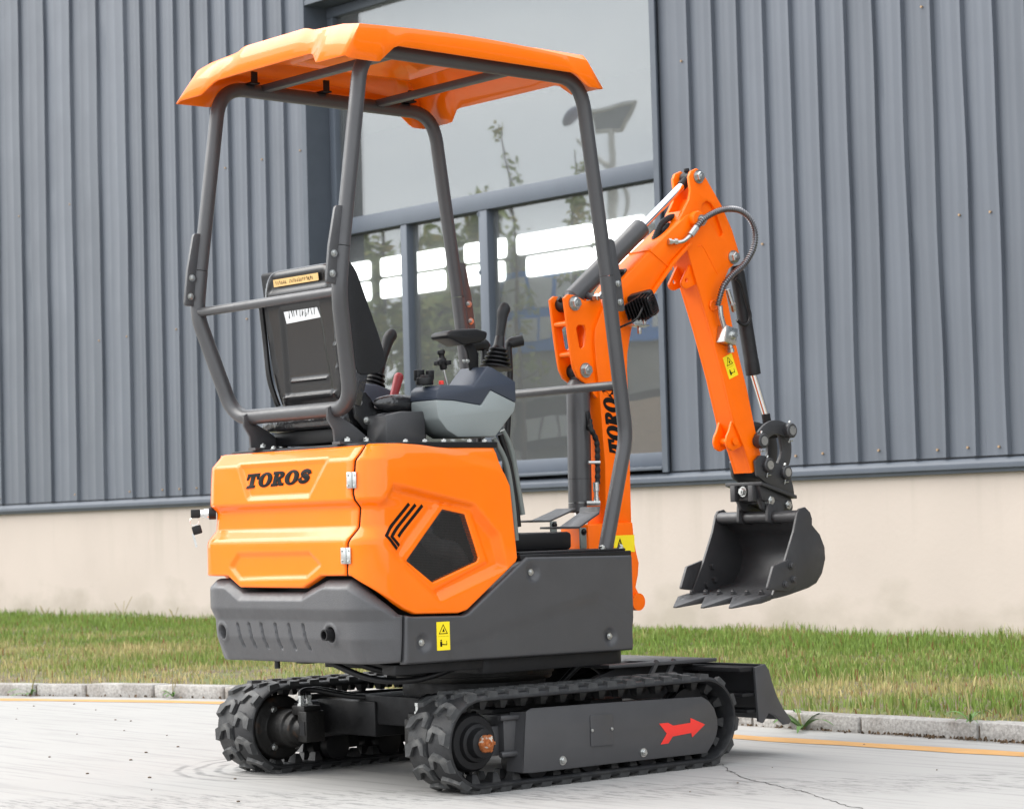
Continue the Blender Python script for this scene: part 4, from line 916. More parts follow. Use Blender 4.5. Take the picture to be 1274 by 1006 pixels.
for yy in (.215, -.235):
    po = [(-.690, zb + .004), (-.672, zb + .012), (-.655, zb - .018), (-.60, zb - .045), (-.52, 1.064), (-.665, 1.064), (-.668, 1.10), (-.690, zb - .03)]
    plate('guard_foot', [po], 'y', yy - .005, yy + .005, 'grey', gd, .0015); G().bx(-.67, -.53, yy - .035, yy + .004, 1.056, 1.064).build('foot_flange', 'grey', gd)
    for xx in (-.63, -.56): hexbolt('bolt', (xx, yy - .02, 1.064), (0, 0, 1), .0095, gd)
cb = [(-.47, 2.253), (.0, 2.248)]
for xx, zz in cb: G().box((xx, 0, zz), (.030, .76, .024)).build('roof_crossbar', 'grey', ex, bev=.003)
for xx in (-.53, -.24, .12):
    g = G(); g.box((xx, .36, 2.262), (.035, .045, .006)); g.box((xx, .345, 2.28), (.022, .008, .04)); g.build('roof_clip', 'plastic', ex, bev=.001)
# canopy roof
def canopy():
    Tx0, Tx1, Ty = -.685, .225, .440; Bx0, Bx1, By = -.757, .272, .460
    loop = []
    def add(kind, n, a, b):
        for i in range(n): loop.append((kind, a + (b - a) * i / n))
    ny, nx = 44, 56
    add('r', ny, -1, 1); add('l', nx, 0, 1); add('f', ny, 1, -1); add('t', nx, 1, 0)
    def crown(y): return 2.300 + .034 * float(np.interp(abs(y), [0, .17, .205, .36, .443], [1, 1, .62, .38, 0]))
    top, mid, bot, ins, flat_ = [], [], [], [], []
    for k, s in loop:
        if k in 'rf':
            y = s; xt, xb = (Tx0, Bx0) if k == 'r' else (Tx1, Bx1)
            zt = crown(y * Ty); ztab = 2.198; zcut = 2.238; zb_ = float(np.interp(abs(y) * By, [0, .265, .315, 1], [zcut, zcut, ztab, ztab - .004]))
            top.append((xt, y * Ty, zt)); f = (zt - zb_) / (zt - ztab); bot.append((xt + (xb - xt) * f, y * By, zb_))
            ins.append((xt + (.17 if k == 'r' else -.13), y * .33, 2.330 + .006 * (1 - abs(y))))
        else:
            sg = 1 if k == 'l' else -1; xt = Tx0 + (Tx1 - Tx0) * s; xb = Bx0 + (Bx1 - Bx0) * s; bow = .012 * math.sin(PI * s)
            zt = 2.300 + bow - .016 * s * s; zb_ = float(np.interp(xb, [-.77, -.63, -.565, .155, .21, .31], [2.190, 2.190, 2.246, 2.236, 2.196, 2.194]))
            top.append((xt, sg * Ty, zt)); bot.append((xb, sg * By, zb_)); ins.append((Tx0 + .17 + (Tx1 - Tx0 - .30) * s, sg * .33, 2.330))
    n = len(loop); g = G()
    def rg(L): return [g.bm.verts.new(q) for q in L]
    Tm = rg([tuple(Vector(a).lerp(Vector(b), .10)) for a, b in zip(top, ins)]); Tt = rg(top); Bt = rg(bot); I1 = rg(ins); I2 = rg([(q[0] * .8 - .045, q[1] * .72, q[2] - .016) for q in ins]); I3 = rg([(q[0] * .7 - .06, q[1] * .62, q[2] - .002) for q in ins])
    seq = [Bt, Tt, Tm, I1, I2, I3]
    for a, b in zip(seq, seq[1:]):
        for i in range(n): g.face((a[i], a[(i + 1) % n], b[(i + 1) % n], b[i]))
    cv = g.bm.verts.new((-.22, 0, 2.336))
    for i in range(n): g.face((I3[i], I3[(i + 1) % n], cv))
    o = g.build('canopy_roof', 'orange', ex, smooth=28)
    md = o.modifiers.new('thickness', 'SOLIDIFY'); md.thickness = .006; md.offset = 0
canopy()

# ---- seat
SM = Matrix.Translation((-.575, -.022, 1.165)) @ Matrix.Rotation(math.radians(-7), 4, 'Y')     # local: x forward, y left, z up the back
def sx_(o): o.data.transform(SM); return o
so_ = rnd([(-.165, .0), (.165, .0), (.205, .12), (.212, .36), (.165, .455), (-.165, .455), (-.212, .36), (-.205, .12)], .05, 6)
inner = [(-.125, .05), (.125, .05), (.105, .335), (-.105, .335)]; hd = [(-.165, .385), (.165, .385), (.145, .435), (-.145, .435)]; low_ = [(-.15, .012), (.15, .012), (.14, .045), (-.14, .045)]
def seat_h(u, v):
    h = u * 0 + .012 * ramp(-sdpoly(u, v, so_), .0, .03) - .007 * ramp(-sdpoly(u, v, inner), 0, .012) - .008 * ramp(-sdpoly(u, v, hd), 0, .01) - .005 * ramp(-sdpoly(u, v, low_), 0, .012)
    for a, b in (((-.10, .105), (.10, .105)), ((-.135, .055), (.135, .055)), ((-.175, .20), (-.155, .20)), ((-.175, .13), (-.155, .13)), ((-.17, .14), (-.185, .36)), ((.17, .14), (.185, .36))):
        h = h + .006 * ramp(.008 - sdseg(u, v, a, b), 0, .006)
    return h
sh = sx_(panel('seat_shell', so_, [], seat_h, lambda u, v, h: (-h - .005, u, v), 'shell', ex, .008, .02, .008))
g = G(); g.prism(rnd([(.008, .10), (.10, .10), (.128, .13), (.115, .20), (.055, .42), (.03, .455), (.008, .455)], .03, 4), 'y', -.222, .222); bc = sx_(g.build('backrest_cushion', 'vinyl', ex, bev=.030, seg=4, smooth=60))
g = G(); g.prism(rnd([(-.12, .405), (.12, .405), (.12, .428), (-.12, .428)], .001), 'x', -.018, -.0165); tp_ = sx_(g.build('paper_tape', 'kraft', sh))
def glyphs(parent, x, y0, y1, z0, z1, n, seed, wd):
    r = random.Random(seed); g = G()
    for i in range(n):
        yc = y0 + (y1 - y0) * (i + .5) / n; ch = abs(y1 - y0) / n * .34; hh = (z1 - z0) / 2; zc = (z0 + z1) / 2
        if r.random() < .14: continue
        pts = [(yc + r.uniform(-ch, ch), zc + s_ * hh * r.uniform(.5, 1)) for s_ in (1, -1, r.choice((1, -1)), r.choice((-.2, .3)))]
        for a, b in zip(pts, pts[1:]):
            a = Vector(a); b = Vector(b); d = b - a
            if d.length < 1e-4: continue
            d.normalize(); nn = Vector((-d.y, d.x)) * wd
            g.face([g.bm.verts.new((x, *(q))) for q in (a - nn, b - nn, b + nn, a + nn)])
    return sx_(g.build('handwriting', 'ink', parent, smooth=0))
glyphs(tp_, -.0192, .108, -.108, .410, .424, 21, 3, .0009)
g = G(); g.prism([(-.098, .292), (.085, .286), (.098, .345), (-.075, .352)][::-1], 'x', -.0115, -.0105); nt_ = sx_(g.build('paper_note', 'paper', sh))
glyphs(nt_, -.0122, .075, -.075, .300, .330, 10, 8, .0010)
for sg in (-1, 1):
    g = G(); g.tube([Vector(q) for q in spline([(-.004, sg * .196, .03), (-.018, sg * .206, .12), (-.014, sg * .210, .24), (-.016, sg * .205, .37)], 8)], .009, 10); sx_(g.build('edge_piping', 'shell', sh, smooth=60))
g = G(); g.prism(rnd([(-.60, 1.115), (-.20, 1.105), (-.175, 1.14), (-.20, 1.185), (-.56, 1.175), (-.60, 1.15)], .03, 4), 'y', -.18, .25); g.build('seat_cushion', 'foil', ex, bev=.018, seg=3, smooth=60)
g = G(); g.bx(-.57, -.25, -.16, .22, 1.068, 1.112); g.build('seat_slide', 'plastic', ex, bev=.004)
q = [(-0.5625, 1.188), (-0.5245, 1.223), (-0.4945, 1.194), (-0.4713, 1.139), (-0.378, 1.115), (-0.3851, 1.089), (-0.519, 1.099), (-0.5639, 1.138)]; plate('recliner_bracket', [rnd(q, .01)], 'y', -.205, -.196, 'shell', ex, .002)
for c_ in [(-0.5484, 1.187), (-0.5194, 1.131), (-0.4259, 1.136)]: hexbolt('bolt', (c_[0], -.206, c_[1]), (0, -1, 0), .009, ex)
g = G(); g.box((-.57, -.235, 1.24), (.05, .012, .13), Matrix.Rotation(.3, 3, 'Y')); g.build('film_wrap', 'foil', ex, bev=.004)
g = G(); g.sphere((-.40, -.215, 1.185), .05, (2.0, .5, .55)); g.build('film_wrap', 'foil', ex)
q = [(-0.5161, 1.143), (-0.4539, 1.155), (-0.363, 1.156), (-0.3662, 1.058), (-0.5188, 1.058)]; q0 = q[0][0]
g = G(); g.prism([(q[0][0], q[0][1]), (q[1][0], q[1][1]), (q[2][0], q[2][1]), (q[2][0], 1.056), (q[0][0], 1.056)], 'y', -.30, -.20); g.build('console_box', 'grey', ex, bev=.004)

# ---- consoles and levers
cons = [(-0.3732, 1.188), (-0.369, 1.22), (-0.3528, 1.234), (-0.225, 1.235), (-0.1677, 1.296), (-0.145, 1.292), (-0.0518, 1.249), (-0.0512, 1.182), (-0.0609, 1.154), (-0.1396, 1.074), (-0.2915, 1.073), (-0.3331, 1.094), (-0.3657, 1.129), (-0.3726, 1.158)]
dv = [(-0.3732, 1.188), (-0.3068, 1.187), (-0.1948, 1.173), (-0.1557, 1.221), (-0.0522, 1.182)]
lower = list(dv) + [q for q in cons[8:]]
upper = cons[:8] + list(dv)[::-1][1:-1]
for sg in (-1,):
    g = G(); g.prism(lower, 'y', -.37, -.24); cl = g.build('control_console', 'palegrey', ex, bev=.006)
    g = G(); g.prism(upper, 'y', -.3705, -.2345); g.build('console_top', 'navy', cl, bev=.006)
def joystick(base, axis, sc, par, rs=1.0):
    b = Vector(base); a = Vector(axis).normalized()
    g = G(); pr = []
    for i in range(5):
        r = (.050 - .0055 * i) * sc * rs; h = .0165 * i * sc; pr += [(r * .74, h), (r, h + .004 * sc), (r, h + .008 * sc), (r * .72, h + .013 * sc)]
    pr += [(.021 * sc, .088 * sc), (.017 * sc, .122 * sc), (.015 * sc, .124 * sc)]; g.lathe(b, a, pr, 28)
    j = g.build('joystick_boot', 'plastic', par, smooth=50)
    g = G(); up_ = b + a * .122 * sc; pts = [up_ + a * s for s in np.array([0, .03, .06, .09, .105, .118, .124]) * sc]
    rr = [.0165, .0175, .0185, .022, .0225, .019, .010]; fn = lambda t: float(np.interp(t, np.linspace(0, 1, 7), rr)) * sc
    side = a.cross(Vector((0, 1, 0))).normalized()
    pts = [p + side * (-.012 * sc) * max(0, (i - 3)) / 3 * 1.2 for i, p in enumerate(pts)]
    g.tube(spline(pts, 5), fn, 18); g.build('joystick_grip', 'vinyl', j, smooth=60)
    return j
jb = [(-0.0817, 1.292)][0]; jt = [(-0.0411, 1.5)][0]
joystick((jb[0], -.31, jb[1]), (jt[0] - jb[0], 0, jt[1] - jb[1]), .86, ex, 1.22)
jb2 = [(-0.1089, 1.26)][0]; jt2 = [(-0.0063, 1.504)][0]
joystick((jb2[0], .31, jb2[1] - .01), (jt2[0] - jb2[0] , 0, jt2[1] - jb2[1]), .95, ex)
q = [(-0.2545, 1.217), (-0.1933, 1.281), (-0.1268, 1.277), (-0.0096, 1.241), (-0.0115, 1.179), (-0.2561, 1.164)]; g = G(); g.prism(q, 'y', .25, .37); g.build('control_console', 'navy', ex, bev=.008)
# wrist rest on its bracket
q = [(-0.1744, 1.275), (-0.185, 1.345), (-0.1974, 1.365), (-0.1678, 1.371), (-0.1426, 1.341), (-0.1449, 1.275)]; plate('lever_bracket', [q], 'y', -.300, -.290, 'plastic', ex, .001)
for c_ in [(-0.204, 1.314), (-0.1893, 1.315)]: hexbolt('bolt', (c_[0], -.301, c_[1]), (0, -1, 0), .005, ex)
q = [(-0.3012, 1.397), (-0.2849, 1.405), (-0.2526, 1.41), (-0.1843, 1.415), (-0.1388, 1.405), (-0.1428, 1.384), (-0.1662, 1.371), (-0.2381, 1.361), (-0.2794, 1.378), (-0.3017, 1.382)]; g = G(); g.prism(q, 'y', -.345, -.255); g.build('wrist_rest', 'plastic', ex, bev=.010, seg=3)
for pz in ('582,428 604,425 598,445 594,470', '632,425 640,424 637,445 633,470'):
    pass
q = [(0.0223, 1.388), (0.0945, 1.398)]; g = G(); g.tube(fillet([(q[0][0], -.05, q[0][1]), (q[1][0], -.05, q[1][1]), (q[1][0] - .01, -.05, q[1][1] - .10), (q[1][0] - .06, -.05, .78)], [0, .03, .05, 0], 6), lambda t: .022 if t < .35 else .013, 14); g.build('travel_lever', 'plastic', ex, smooth=60)
q = [(0.3146, 1.419), (0.268, 1.409)]; g = G(); g.tube(fillet([(q[0][0], .02, q[0][1]), (q[1][0], .04, q[1][1]), (q[1][0] + .005, .04, q[1][1] - .10), (q[1][0] - .05, .04, .78)], [0, .02, .05, 0], 6), lambda t: .019 if t < .3 else .012, 14); g.build('travel_lever', 'plastic', ex, smooth=60)
q = [(-0.271, 1.241), (-0.2856, 1.286), (-0.2896, 1.311)]; g = G(); g.cyl((q[0][0], -.30, q[0][1] - .01), (q[1][0], -.30, q[1][1]), .0042, n=10); th = g.build('throttle_stem', 'zinc', ex)
g = G(); g.lathe((q[1][0], -.30, q[1][1]), (q[2][0] - q[1][0], 0, q[2][1] - q[1][1]), [(.010, 0), (.013, .014), (.013, .034), (.009, .036), (.009, .048), (.013, .050), (.012, .062)], 16)
for a in range(4): g.box((q[2][0] + .018 * math.cos(a * PI / 2 + .4), -.30 + .018 * math.sin(a * PI / 2 + .4), q[2][1] - .004), (.018, .018, .014))
g.build('throttle_knob', 'plastic', th, bev=.003)
q = [(-0.3631, 1.249)][0]
g = G(); g.lathe((q[0], -.30, q[1] - .012), (0, 0, 1), [(.028, 0), (.028, .022), (.022, .025), (.020, .032)], 20); g.box((q[0] - .012, -.29, q[1] + .018), (.03, .02, .035)); g.box((q[0] + .014, -.31, q[1] + .018), (.022, .018, .03)); g.build('ignition_switch', 'plastic', ex, bev=.003)
q = [(-0.3046, 1.243)][0]; g = G(); g.lathe((q[0], -.31, q[1] - .004), (0, 0, 1), [(.008, 0), (.008, .010), (.006, .012)], 14); g.build('red_button', 'red', ex)
q = [(-0.1525, 1.212), (-0.1232, 1.294)]; g = G(); g.tube([(q[0][0], .14, q[0][1]), ((q[0][0] + q[1][0]) / 2, .14, (q[0][1] + q[1][1]) / 2), (q[1][0], .14, q[1][1])], lambda t: .013 + .003 * t, 14); g.sphere((q[1][0], .14, q[1][1]), .016); g.build('safety_lever', 'redgrip', ex, smooth=60)
for k, (yy, px) in enumerate(((-.30, '622,545 632,570 642,620 646,655'), (-.27, '628,540 637,570 645,620 649,655'), (-.24, '626,545 634,575 643,620 648,650'))):
    pass
for yy, pts in ((-.31, [(-0.0994, 1.073), (-0.0523, 0.9964), (-0.0297, 0.8816), (-0.0178, 0.749)]), (-.27, [(-0.0388, 1.087), (-0.0051, 0.9977), (0.0176, 0.882), (0.0279, 0.792)]), (-.25, [(-0.0115, 1.101), (0.0233, 1.037), (0.0491, 0.9079), (0.0633, 0.8303)])):
    g = G(); g.tube(spline([(a, yy, b) for a, b in pts], 8), .0095, 12); g.build('hydraulic_hose', 'greypart' if yy != -.27 else 'plastic', ex, smooth=60)
# pedals
for k, (yc, pts) in enumerate(((-.20, [(0.2221, 0.789), (0.3064, 0.7872), (0.3974, 0.8332), (0.4017, 0.8518)]), (.02, [(0.2934, 0.8128), (0.372, 0.8112), (0.4674, 0.8421), (0.4897, 0.85)]))):
    g = G(); a = [(u, v) for u, v in pts]; g.prism(a + [(u, v - .007) for u, v in a[::-1]], 'y', yc - .05, yc + .05); pd = g.build('pedal', 'grey', ex, bev=.002)
    px_, pz_ = a[1]; g = G(); g.bx(px_ + .0, px_ + .028, yc - .055, yc - .047, .714, pz_ - .004); g.build('pedal_bracket', 'greypart', pd, bev=.003); hexbolt('bolt', (px_ + .014, yc - .055, pz_ - .018), (0, -1, 0), .008, pd, m='plastic')

# ---- boom
BW = .055
boomp = [(0.6045, 0.7915), (0.6088, 0.992), (0.5914, 1.259), (0.5831, 1.322), (0.5758, 1.422), (0.5827, 1.463), (0.5988, 1.494), (0.6269, 1.542), (0.7056, 1.626), (0.8523, 1.743), (1.002, 1.854), (1.039, 1.882), (1.084, 1.893), (1.112, 1.881), (1.11, 1.852), (1.081, 1.827), (1.043, 1.787), (0.9568, 1.716), (0.8505, 1.604), (0.7897, 1.534), (0.7611, 1.491), (0.7435, 1.435), (0.7298, 1.379), (0.7256, 1.323), (0.7269, 1.261), (0.726, 1.1), (0.7257, 0.9526), (0.7248, 0.789)]
g = G(); g.prism(boomp, 'y', -BW, BW); boom = g.build('boom', 'orange_boom', ex, bev=.004)
ear = [(0.6271, 1.532), (0.6215, 1.579), (0.6022, 1.565), (0.5834, 1.56), (0.5498, 1.556), (0.5244, 1.567), (0.5011, 1.574), (0.4733, 1.576), (0.4545, 1.562), (0.4616, 1.51), (0.4713, 1.428), (0.4831, 1.354), (0.4893, 1.324), (0.5065, 1.294), (0.5628, 1.262), (0.5781, 1.235), (0.5998, 1.219), (0.6289, 1.294), (0.6269, 1.432)]
slot = [(0.5056, 1.462), (0.5152, 1.472), (0.5429, 1.473), (0.5515, 1.458), (0.5438, 1.402), (0.5305, 1.391), (0.5178, 1.397)]
for sg in (-1, 1):
    pl = plate('boom_ear_plate', [ear, slot], 'y', sg * .030, sg * .0425, 'orange_boom', boom, .0025)
for c_ in [(0.465, 1.477), (0.483, 1.373)]: G().cyl((c_[0] + .012, -.03, c_[1]), (c_[0] + .012, .03, c_[1]), .010, n=14).build('cross_tube', 'orange_boom', boom)
pinA = [(0.4987, 1.546)][0]; pinB = [(0.5408, 1.318)][0]; pinT = [(1.108, 2.023)][0]; pinE = [(1.076, 1.866)][0]
for c_ in (pinA, pinB): hexbolt('pin_bolt', (c_[0], -.0425, c_[1]), (0, -1, 0), .019, boom, .016)
# weld seams across the boom
ws = [(0.8523, 1.743), (0.9558, 1.691)]
g = G(); g.tube([(ws[0][0] - .002, -BW - .001, ws[0][1]), (ws[1][0], -BW - .001, ws[1][1] - .01)], .0028, 8); g.tube([(ws[0][0], -BW, ws[0][1] + .002), (ws[0][0], BW, ws[0][1] + .002)], .0028, 8); g.build('weld_seam', 'orange_boom', boom)
# top flange strips along the lower edge
lo_e = [(1.043, 1.784), (0.9567, 1.713), (0.8503, 1.601), (0.7895, 1.532)]
g = G(); g.prism([(a, b) for a, b in lo_e] + [(a + .008, b - .008) for a, b in lo_e[::-1]], 'y', -BW - .012, BW + .012); g.build('bottom_flange', 'orange_boom', boom, bev=.002)
# oval openings in the boom's top and rear faces with hoses coming out
def on_top(f):   # point along the sloping top of the boom, f in 0..1 from bend to tip
    a, b = [(0.7056, 1.626), (1.002, 1.854)]; return Vector((a[0] + (b[0] - a[0]) * f, 0, a[1] + (b[1] - a[1]) * f)), Vector((b[0] - a[0], 0, b[1] - a[1])).normalized()
for f, yy, ln_ in ((.12, -.012, .040), (.86, .0, .052)):
    p_, d_ = on_top(f); nn = Vector((-d_.z, 0, d_.x)); g = G(); A = []; B = []; C_ = []
    for i in range(24):
        a = 2 * PI * i / 24; base = p_ + d_ * ln_ * math.cos(a) + Vector((0, yy + .022 * math.sin(a), 0)); A.append(g.bm.verts.new(base - nn * .002)); B.append(g.bm.verts.new(base + nn * .005)); C_.append(g.bm.verts.new(p_ + d_ * ln_ * .78 * math.cos(a) + Vector((0, yy + .016 * math.sin(a), 0)) + nn * .005))
    for i in range(24):
        j = (i + 1) % 24; g.face((A[i], A[j], B[j], B[i])); g.face((B[i], B[j], C_[j], C_[i]))
    o = g.build('grommet', 'plastic', boom); G_ = G(); G_.face([G_.bm.verts.new(p_ + d_ * ln_ * .8 * math.cos(2 * PI * i / 24) + Vector((0, yy + .0165 * math.sin(2 * PI * i / 24), 0)) + nn * .0035) for i in range(24)]); G_.build('opening', 'ink', boom, smooth=0)
def ribbed(pts, r, name, mt, par, pitch=.009, n=12, k=.16):
    pts = spline(pts, 10); L_ = [0]
    for a, b in zip(pts, pts[1:]): L_.append(L_[-1] + (b - a).length)
    m_ = max(8, int(L_[-1] / pitch * 4)); P_ = []
    for i in range(m_ + 1):
        d = L_[-1] * i / m_; j = min(len(L_) - 2, int(np.searchsorted(L_, d, 'right')) - 1); s = (d - L_[j]) / max(1e-9, L_[j + 1] - L_[j]); P_.append(pts[j].lerp(pts[j + 1], s))
    g = G(); g.tube(P_, lambda t: r * (1 - k * (1 if (int(round(t * m_)) % 4) in (2, 3) else 0)), n); return g.build(name, mt, par, smooth=20)
p_, d_ = on_top(.12); nn = Vector((-d_.z, 0, d_.x))
ribbed([p_ + nn * .004 + d_ * .02 + Vector((0, -.012, 0)), p_ + nn * .022 - d_ * .01 + Vector((0, -.012, 0)), p_ + nn * .012 - d_ * .06 + Vector((0, -.025, 0)), p_ - nn * .02 - d_ * .10 + Vector((0, -.05, 0))], .0105, 'hose', 'plastic', boom, .02)
p_, d_ = on_top(.86)
ribbed([p_ - d_ * .045 - nn * .006, p_ - d_ * .02 + nn * .008, p_ + d_ * .02 + nn * .020, p_ + d_ * .07 + nn * .014, p_ + d_ * .11 - nn * .01], .012, 'hose', 'vinyl', boom, .009, 12, .08)
# lettering up the boom, reading from the bottom
l0, l1 = [(0.6862, 1.028), (0.6353, 1.26)]
hb = .066; u0_, v0_ = [(0.6975, 1.028)][0]; len_ = [(0.6336, 1.262)][0][1] - v0_
polys = [[(u0_ - b * hb - (.030 * a / LW), v0_ + a / LW * len_) for a, b in po] for po in LT]
plate('lettering', polys, 'y', -BW - .0016, -BW - .0006, 'ink', boom, .0001, bold=.0012)
# boom foot casting
ft = [(0.506, 0.7933), (0.5761, 0.7945), (0.7148, 0.7972), (0.7187, 0.7529), (0.7261, 0.7029), (0.7394, 0.6555), (0.7339, 0.6143), (0.7208, 0.5733), (0.7351, 0.5507), (0.7339, 0.5231), (0.7146, 0.5129), (0.51, 0.5216)]
g = G(); g.prism(ft, 'y', -.072, .072); foot = g.build('boom_foot', 'orange_boom', ex, bev=.006)
G().cyl((ft[5][0] - .02, -.085, ft[9][1]), (ft[5][0] - .02, .085, ft[9][1]), .03, n=24).build('foot_pin', 'orange_boom', foot)
g = G(); g.lathe((.47, 0, .40), (0, 0, 1), [(.10, 0), (.10, .03), (.075, .03), (.075, .19), (.10, .19), (.10, .22)], 28); g.bx(.33, .50, -.085, .085, .42, .60); g.build('swing_post', 'steel_dark', ex, bev=.004)
lc2 = [(0.6219, 0.6948), (0.7183, 0.7528)]; (ua, va), (ub, vb) = lc2
lb2 = G(); lb2.face([lb2.bm.verts.new(q) for q in ((ua, -.0732, va), (ub, -.0732, va), (ub, -.0732, vb), (ua, -.0732, vb))]); lb2 = lb2.build('warning_label', 'yellow', foot, smooth=0)
tw = (ub - ua)
for i, tri in enumerate(([(0.12, .2), (.45, .2), (.29, .85)],)):
    pp = [(ua + a * tw, va + b * (vb - va)) for a, b in tri]; inn = grow(pp, .62); plate('print', [pp, inn], 'y', -.0742, -.0737, 'ink', lb2, .0001)
    pp = [(ua + a * tw, va + b * (vb - va)) for a, b in ((.26, .32), (.34, .32), (.30, .62))]; plate('print', [pp], 'y', -.0742, -.0737, 'ink', lb2, .0001)
# lift cylinder (upright) in front of the seat side of the boom
lx = [(0.5431, 1.267), (0.5376, 0.8378)]; c0_ = Vector((lx[0][0], 0, lx[0][1])); c1_ = Vector((lx[1][0], 0, lx[1][1] - .0)); ax_ = (c1_ - c0_).normalized()
g = G(); g.lathe(c0_, ax_, [(.030, -.02), (.040, 0), (.0405, .004), (.0405, (c1_ - c0_).length), (.036, (c1_ - c0_).length + .004)], 32); lc_ = g.build('lift_cylinder', 'grey', ex)
g = G(); g.cyl(c1_, c1_ + ax_ * .16, .020); g.cyl(c1_ + ax_ * .02, c1_ + ax_ * .07, .03); g.build('cylinder_rod', 'chrome', lc_)
g = G(); g.cyl((pinB[0], -.028, pinB[1]), (pinB[0], .028, pinB[1]), .026); g.box((pinB[0] + .005, 0, pinB[1] - .03), (.045, .04, .05)); g.build('cylinder_eye', 'steel_dark', lc_, bev=.003)
for zz in (.26, .62):
    p_ = c0_ + ax_ * (c1_ - c0_).length * (.93 if zz > .5 else .74); g = G(); g.lathe(p_, ax_, [(.0415, 0), (.0415, .0012)], 32); g.build('cylinder_band', 'steel_dark' if zz < .5 else 'zinc', lc_)
hl = [(0.5519, 1.127), (0.5627, 1.072), (0.5637, 1.003), (0.5608, 0.9292), (0.5607, 0.8799)]
o_ = ribbed([(hl[0][0], -.045, hl[0][1] + .02), (hl[0][0] - .01, -.062, hl[0][1] - .01), *[(a, -.066, b) for a, b in hl[1:4]]], .0098, 'hose', 'plastic', boom, .022)
g = G(); e_ = []; cc_ = [(0.5526, 1.146)][0]
for i in range(20): a = 2 * PI * i / 20; e_.append((cc_[0] - .004, 0 - .030 + .017 * math.cos(a), cc_[1] + .042 * math.sin(a)))
for r_, dx in ((1, 0),): 
    A = [g.bm.verts.new((q[0] - .01, q[1], q[2])) for q in e_]; B = [g.bm.verts.new((q[0] + .01, q[1], q[2])) for q in e_]
    for i in range(20): g.face((A[i], A[(i + 1) % 20], B[(i + 1) % 20], B[i]))
    g.face(A); g.face(B[::-1])
g.build('grommet', 'plastic', boom, bev=.003)
fx_ = [(0.5535, 0.929), (0.5528, 0.8634), (0.5361, 1.003)]
g = G(); g.lathe((fx_[0][0], -.066, fx_[0][1] + .006), (0, 0, -1), [(.011, 0), (.011, .03), (.008, .032), (.008, .05), (.010, .052), (.010, .07)], 10); g.cyl((fx_[1][0] - .03, -.05, fx_[1][1] + .0), (fx_[1][0] + .006, -.078, fx_[1][1]), .011, n=8); g.build('fitting', 'zinc', boom); g = G(); g.cyl((fx_[2][0] - .01, -.06, fx_[2][1]), (fx_[2][0] + .03, -.075, fx_[2][1]), .006, n=8); g.build('hose_clamp', 'zinc', boom)
# arm cylinder over the boom
A_ = Vector((pinA[0], 0, pinA[1])); T_ = Vector((pinT[0], 0, pinT[1])); d_ = (T_ - A_).normalized(); full = (T_ - A_).length
e1 = [(0.8763, 1.813)][0]; bl_ = (Vector((e1[0], 0, e1[1])) - A_).dot(d_)
g = G(); g.lathe(A_, d_, [(.020, .015), (.024, .028), (.033, .036), (.0335, .04), (.0335, bl_ - .05), (.0345, bl_ - .048), (.0345, bl_), (.028, bl_ + .002)], 32); ac = g.build('arm_cylinder', 'grey', ex)
g = G(); g.cyl(A_ + d_ * bl_, A_ + d_ * (full - .03), .0145); g.build('cylinder_rod', 'chrome', ac)
g = G(); g.cyl((A_.x, -.029, A_.z), (A_.x, .029, A_.z), .026); g.cyl((A_.x - .022, .0, A_.z + .012), (A_.x - .034, .0, A_.z + .02), .009); g.build('cylinder_eye', 'steel_dark', ac, bev=.003)
g = G(); g.cyl((T_.x, -.026, T_.z), (T_.x, .026, T_.z), .024); g.cyl(T_ - d_ * .05, T_ - d_ * .01, .018); g.cyl((T_.x - .01, 0, T_.z + .022), (T_.x - .012, 0, T_.z + .036), .010); g.build('cylinder_eye', 'steel_dark', ac, bev=.002)
pt = A_ + d_ * .085; g = G(); g.cyl(pt + Vector((.01, -.02, -.02)), pt + Vector((.015, -.055, -.03)), .013); g.build('cylinder_port', 'grey', ac); g = G(); g.lathe(pt + Vector((.015, -.052, -.03)), (.2, -1, 0), [(.013, 0), (.013, .02), (.010, .022), (.010, .032)], 6); g.tube(spline([pt + Vector((.02, -.07, -.03)), pt + Vector((.045, -.072, -.012)), pt + Vector((.09, -.06, .0))], 6), .009, 10); g.build('fitting', 'zinc', ac)
# work light
wc = [(0.7361, 1.535)][0]; Wm = Matrix.Translation((wc[0], -.12, wc[1])) @ Matrix.Rotation(math.radians(-24), 4, 'Y') @ Matrix.Rotation(math.radians(25), 4, 'Z')
g = G(); g.prism(rnd([(-.045, -.045), (.045, -.045), (.045, .045), (-.045, .045)], .014), 'x', .012, .045); wl = g.build('work_light', 'plastic', ex, bev=.003); wl.data.transform(Wm)
for i in range(8):
    g = G(); s_ = .044 - .0035 * abs(i - 2); g.bx(-.040, .014, -.041 + i * .0115, -.0375 + i * .0115, -s_, s_); o = g.build('cooling_fin', 'plastic', wl); o.data.transform(Wm)
for k, r_ in enumerate((.036, .027, .018, .010)):
    g = G(); po = rnd([(-r_, -r_ * .9), (r_, -r_ * .9), (r_, r_ * .9), (-r_, r_ * .9)], r_ * .5); pi = rnd([(-r_ * .86, -r_ * .76), (r_ * .86, -r_ * .76), (r_ * .86, r_ * .76), (-r_ * .86, r_ * .76)], r_ * .45)
    o = plate('housing_rib', [po, pi], 'y', -.050, -.044, 'plastic', wl, .001); o.data.transform(Matrix.Translation((.028 * 0, 0, 0))); o.data.transform(Wm)
g = G(); g.tube(spline([(wc[0] - .02, -.155, wc[1]), (wc[0] - .05, -.15, wc[1] - .045), (wc[0] - .08, -.10, wc[1] - .07), (wc[0] - .10, -.06, wc[1] - .085)], 8), .004, 8); g.build('lamp_cable', 'plastic', wl)
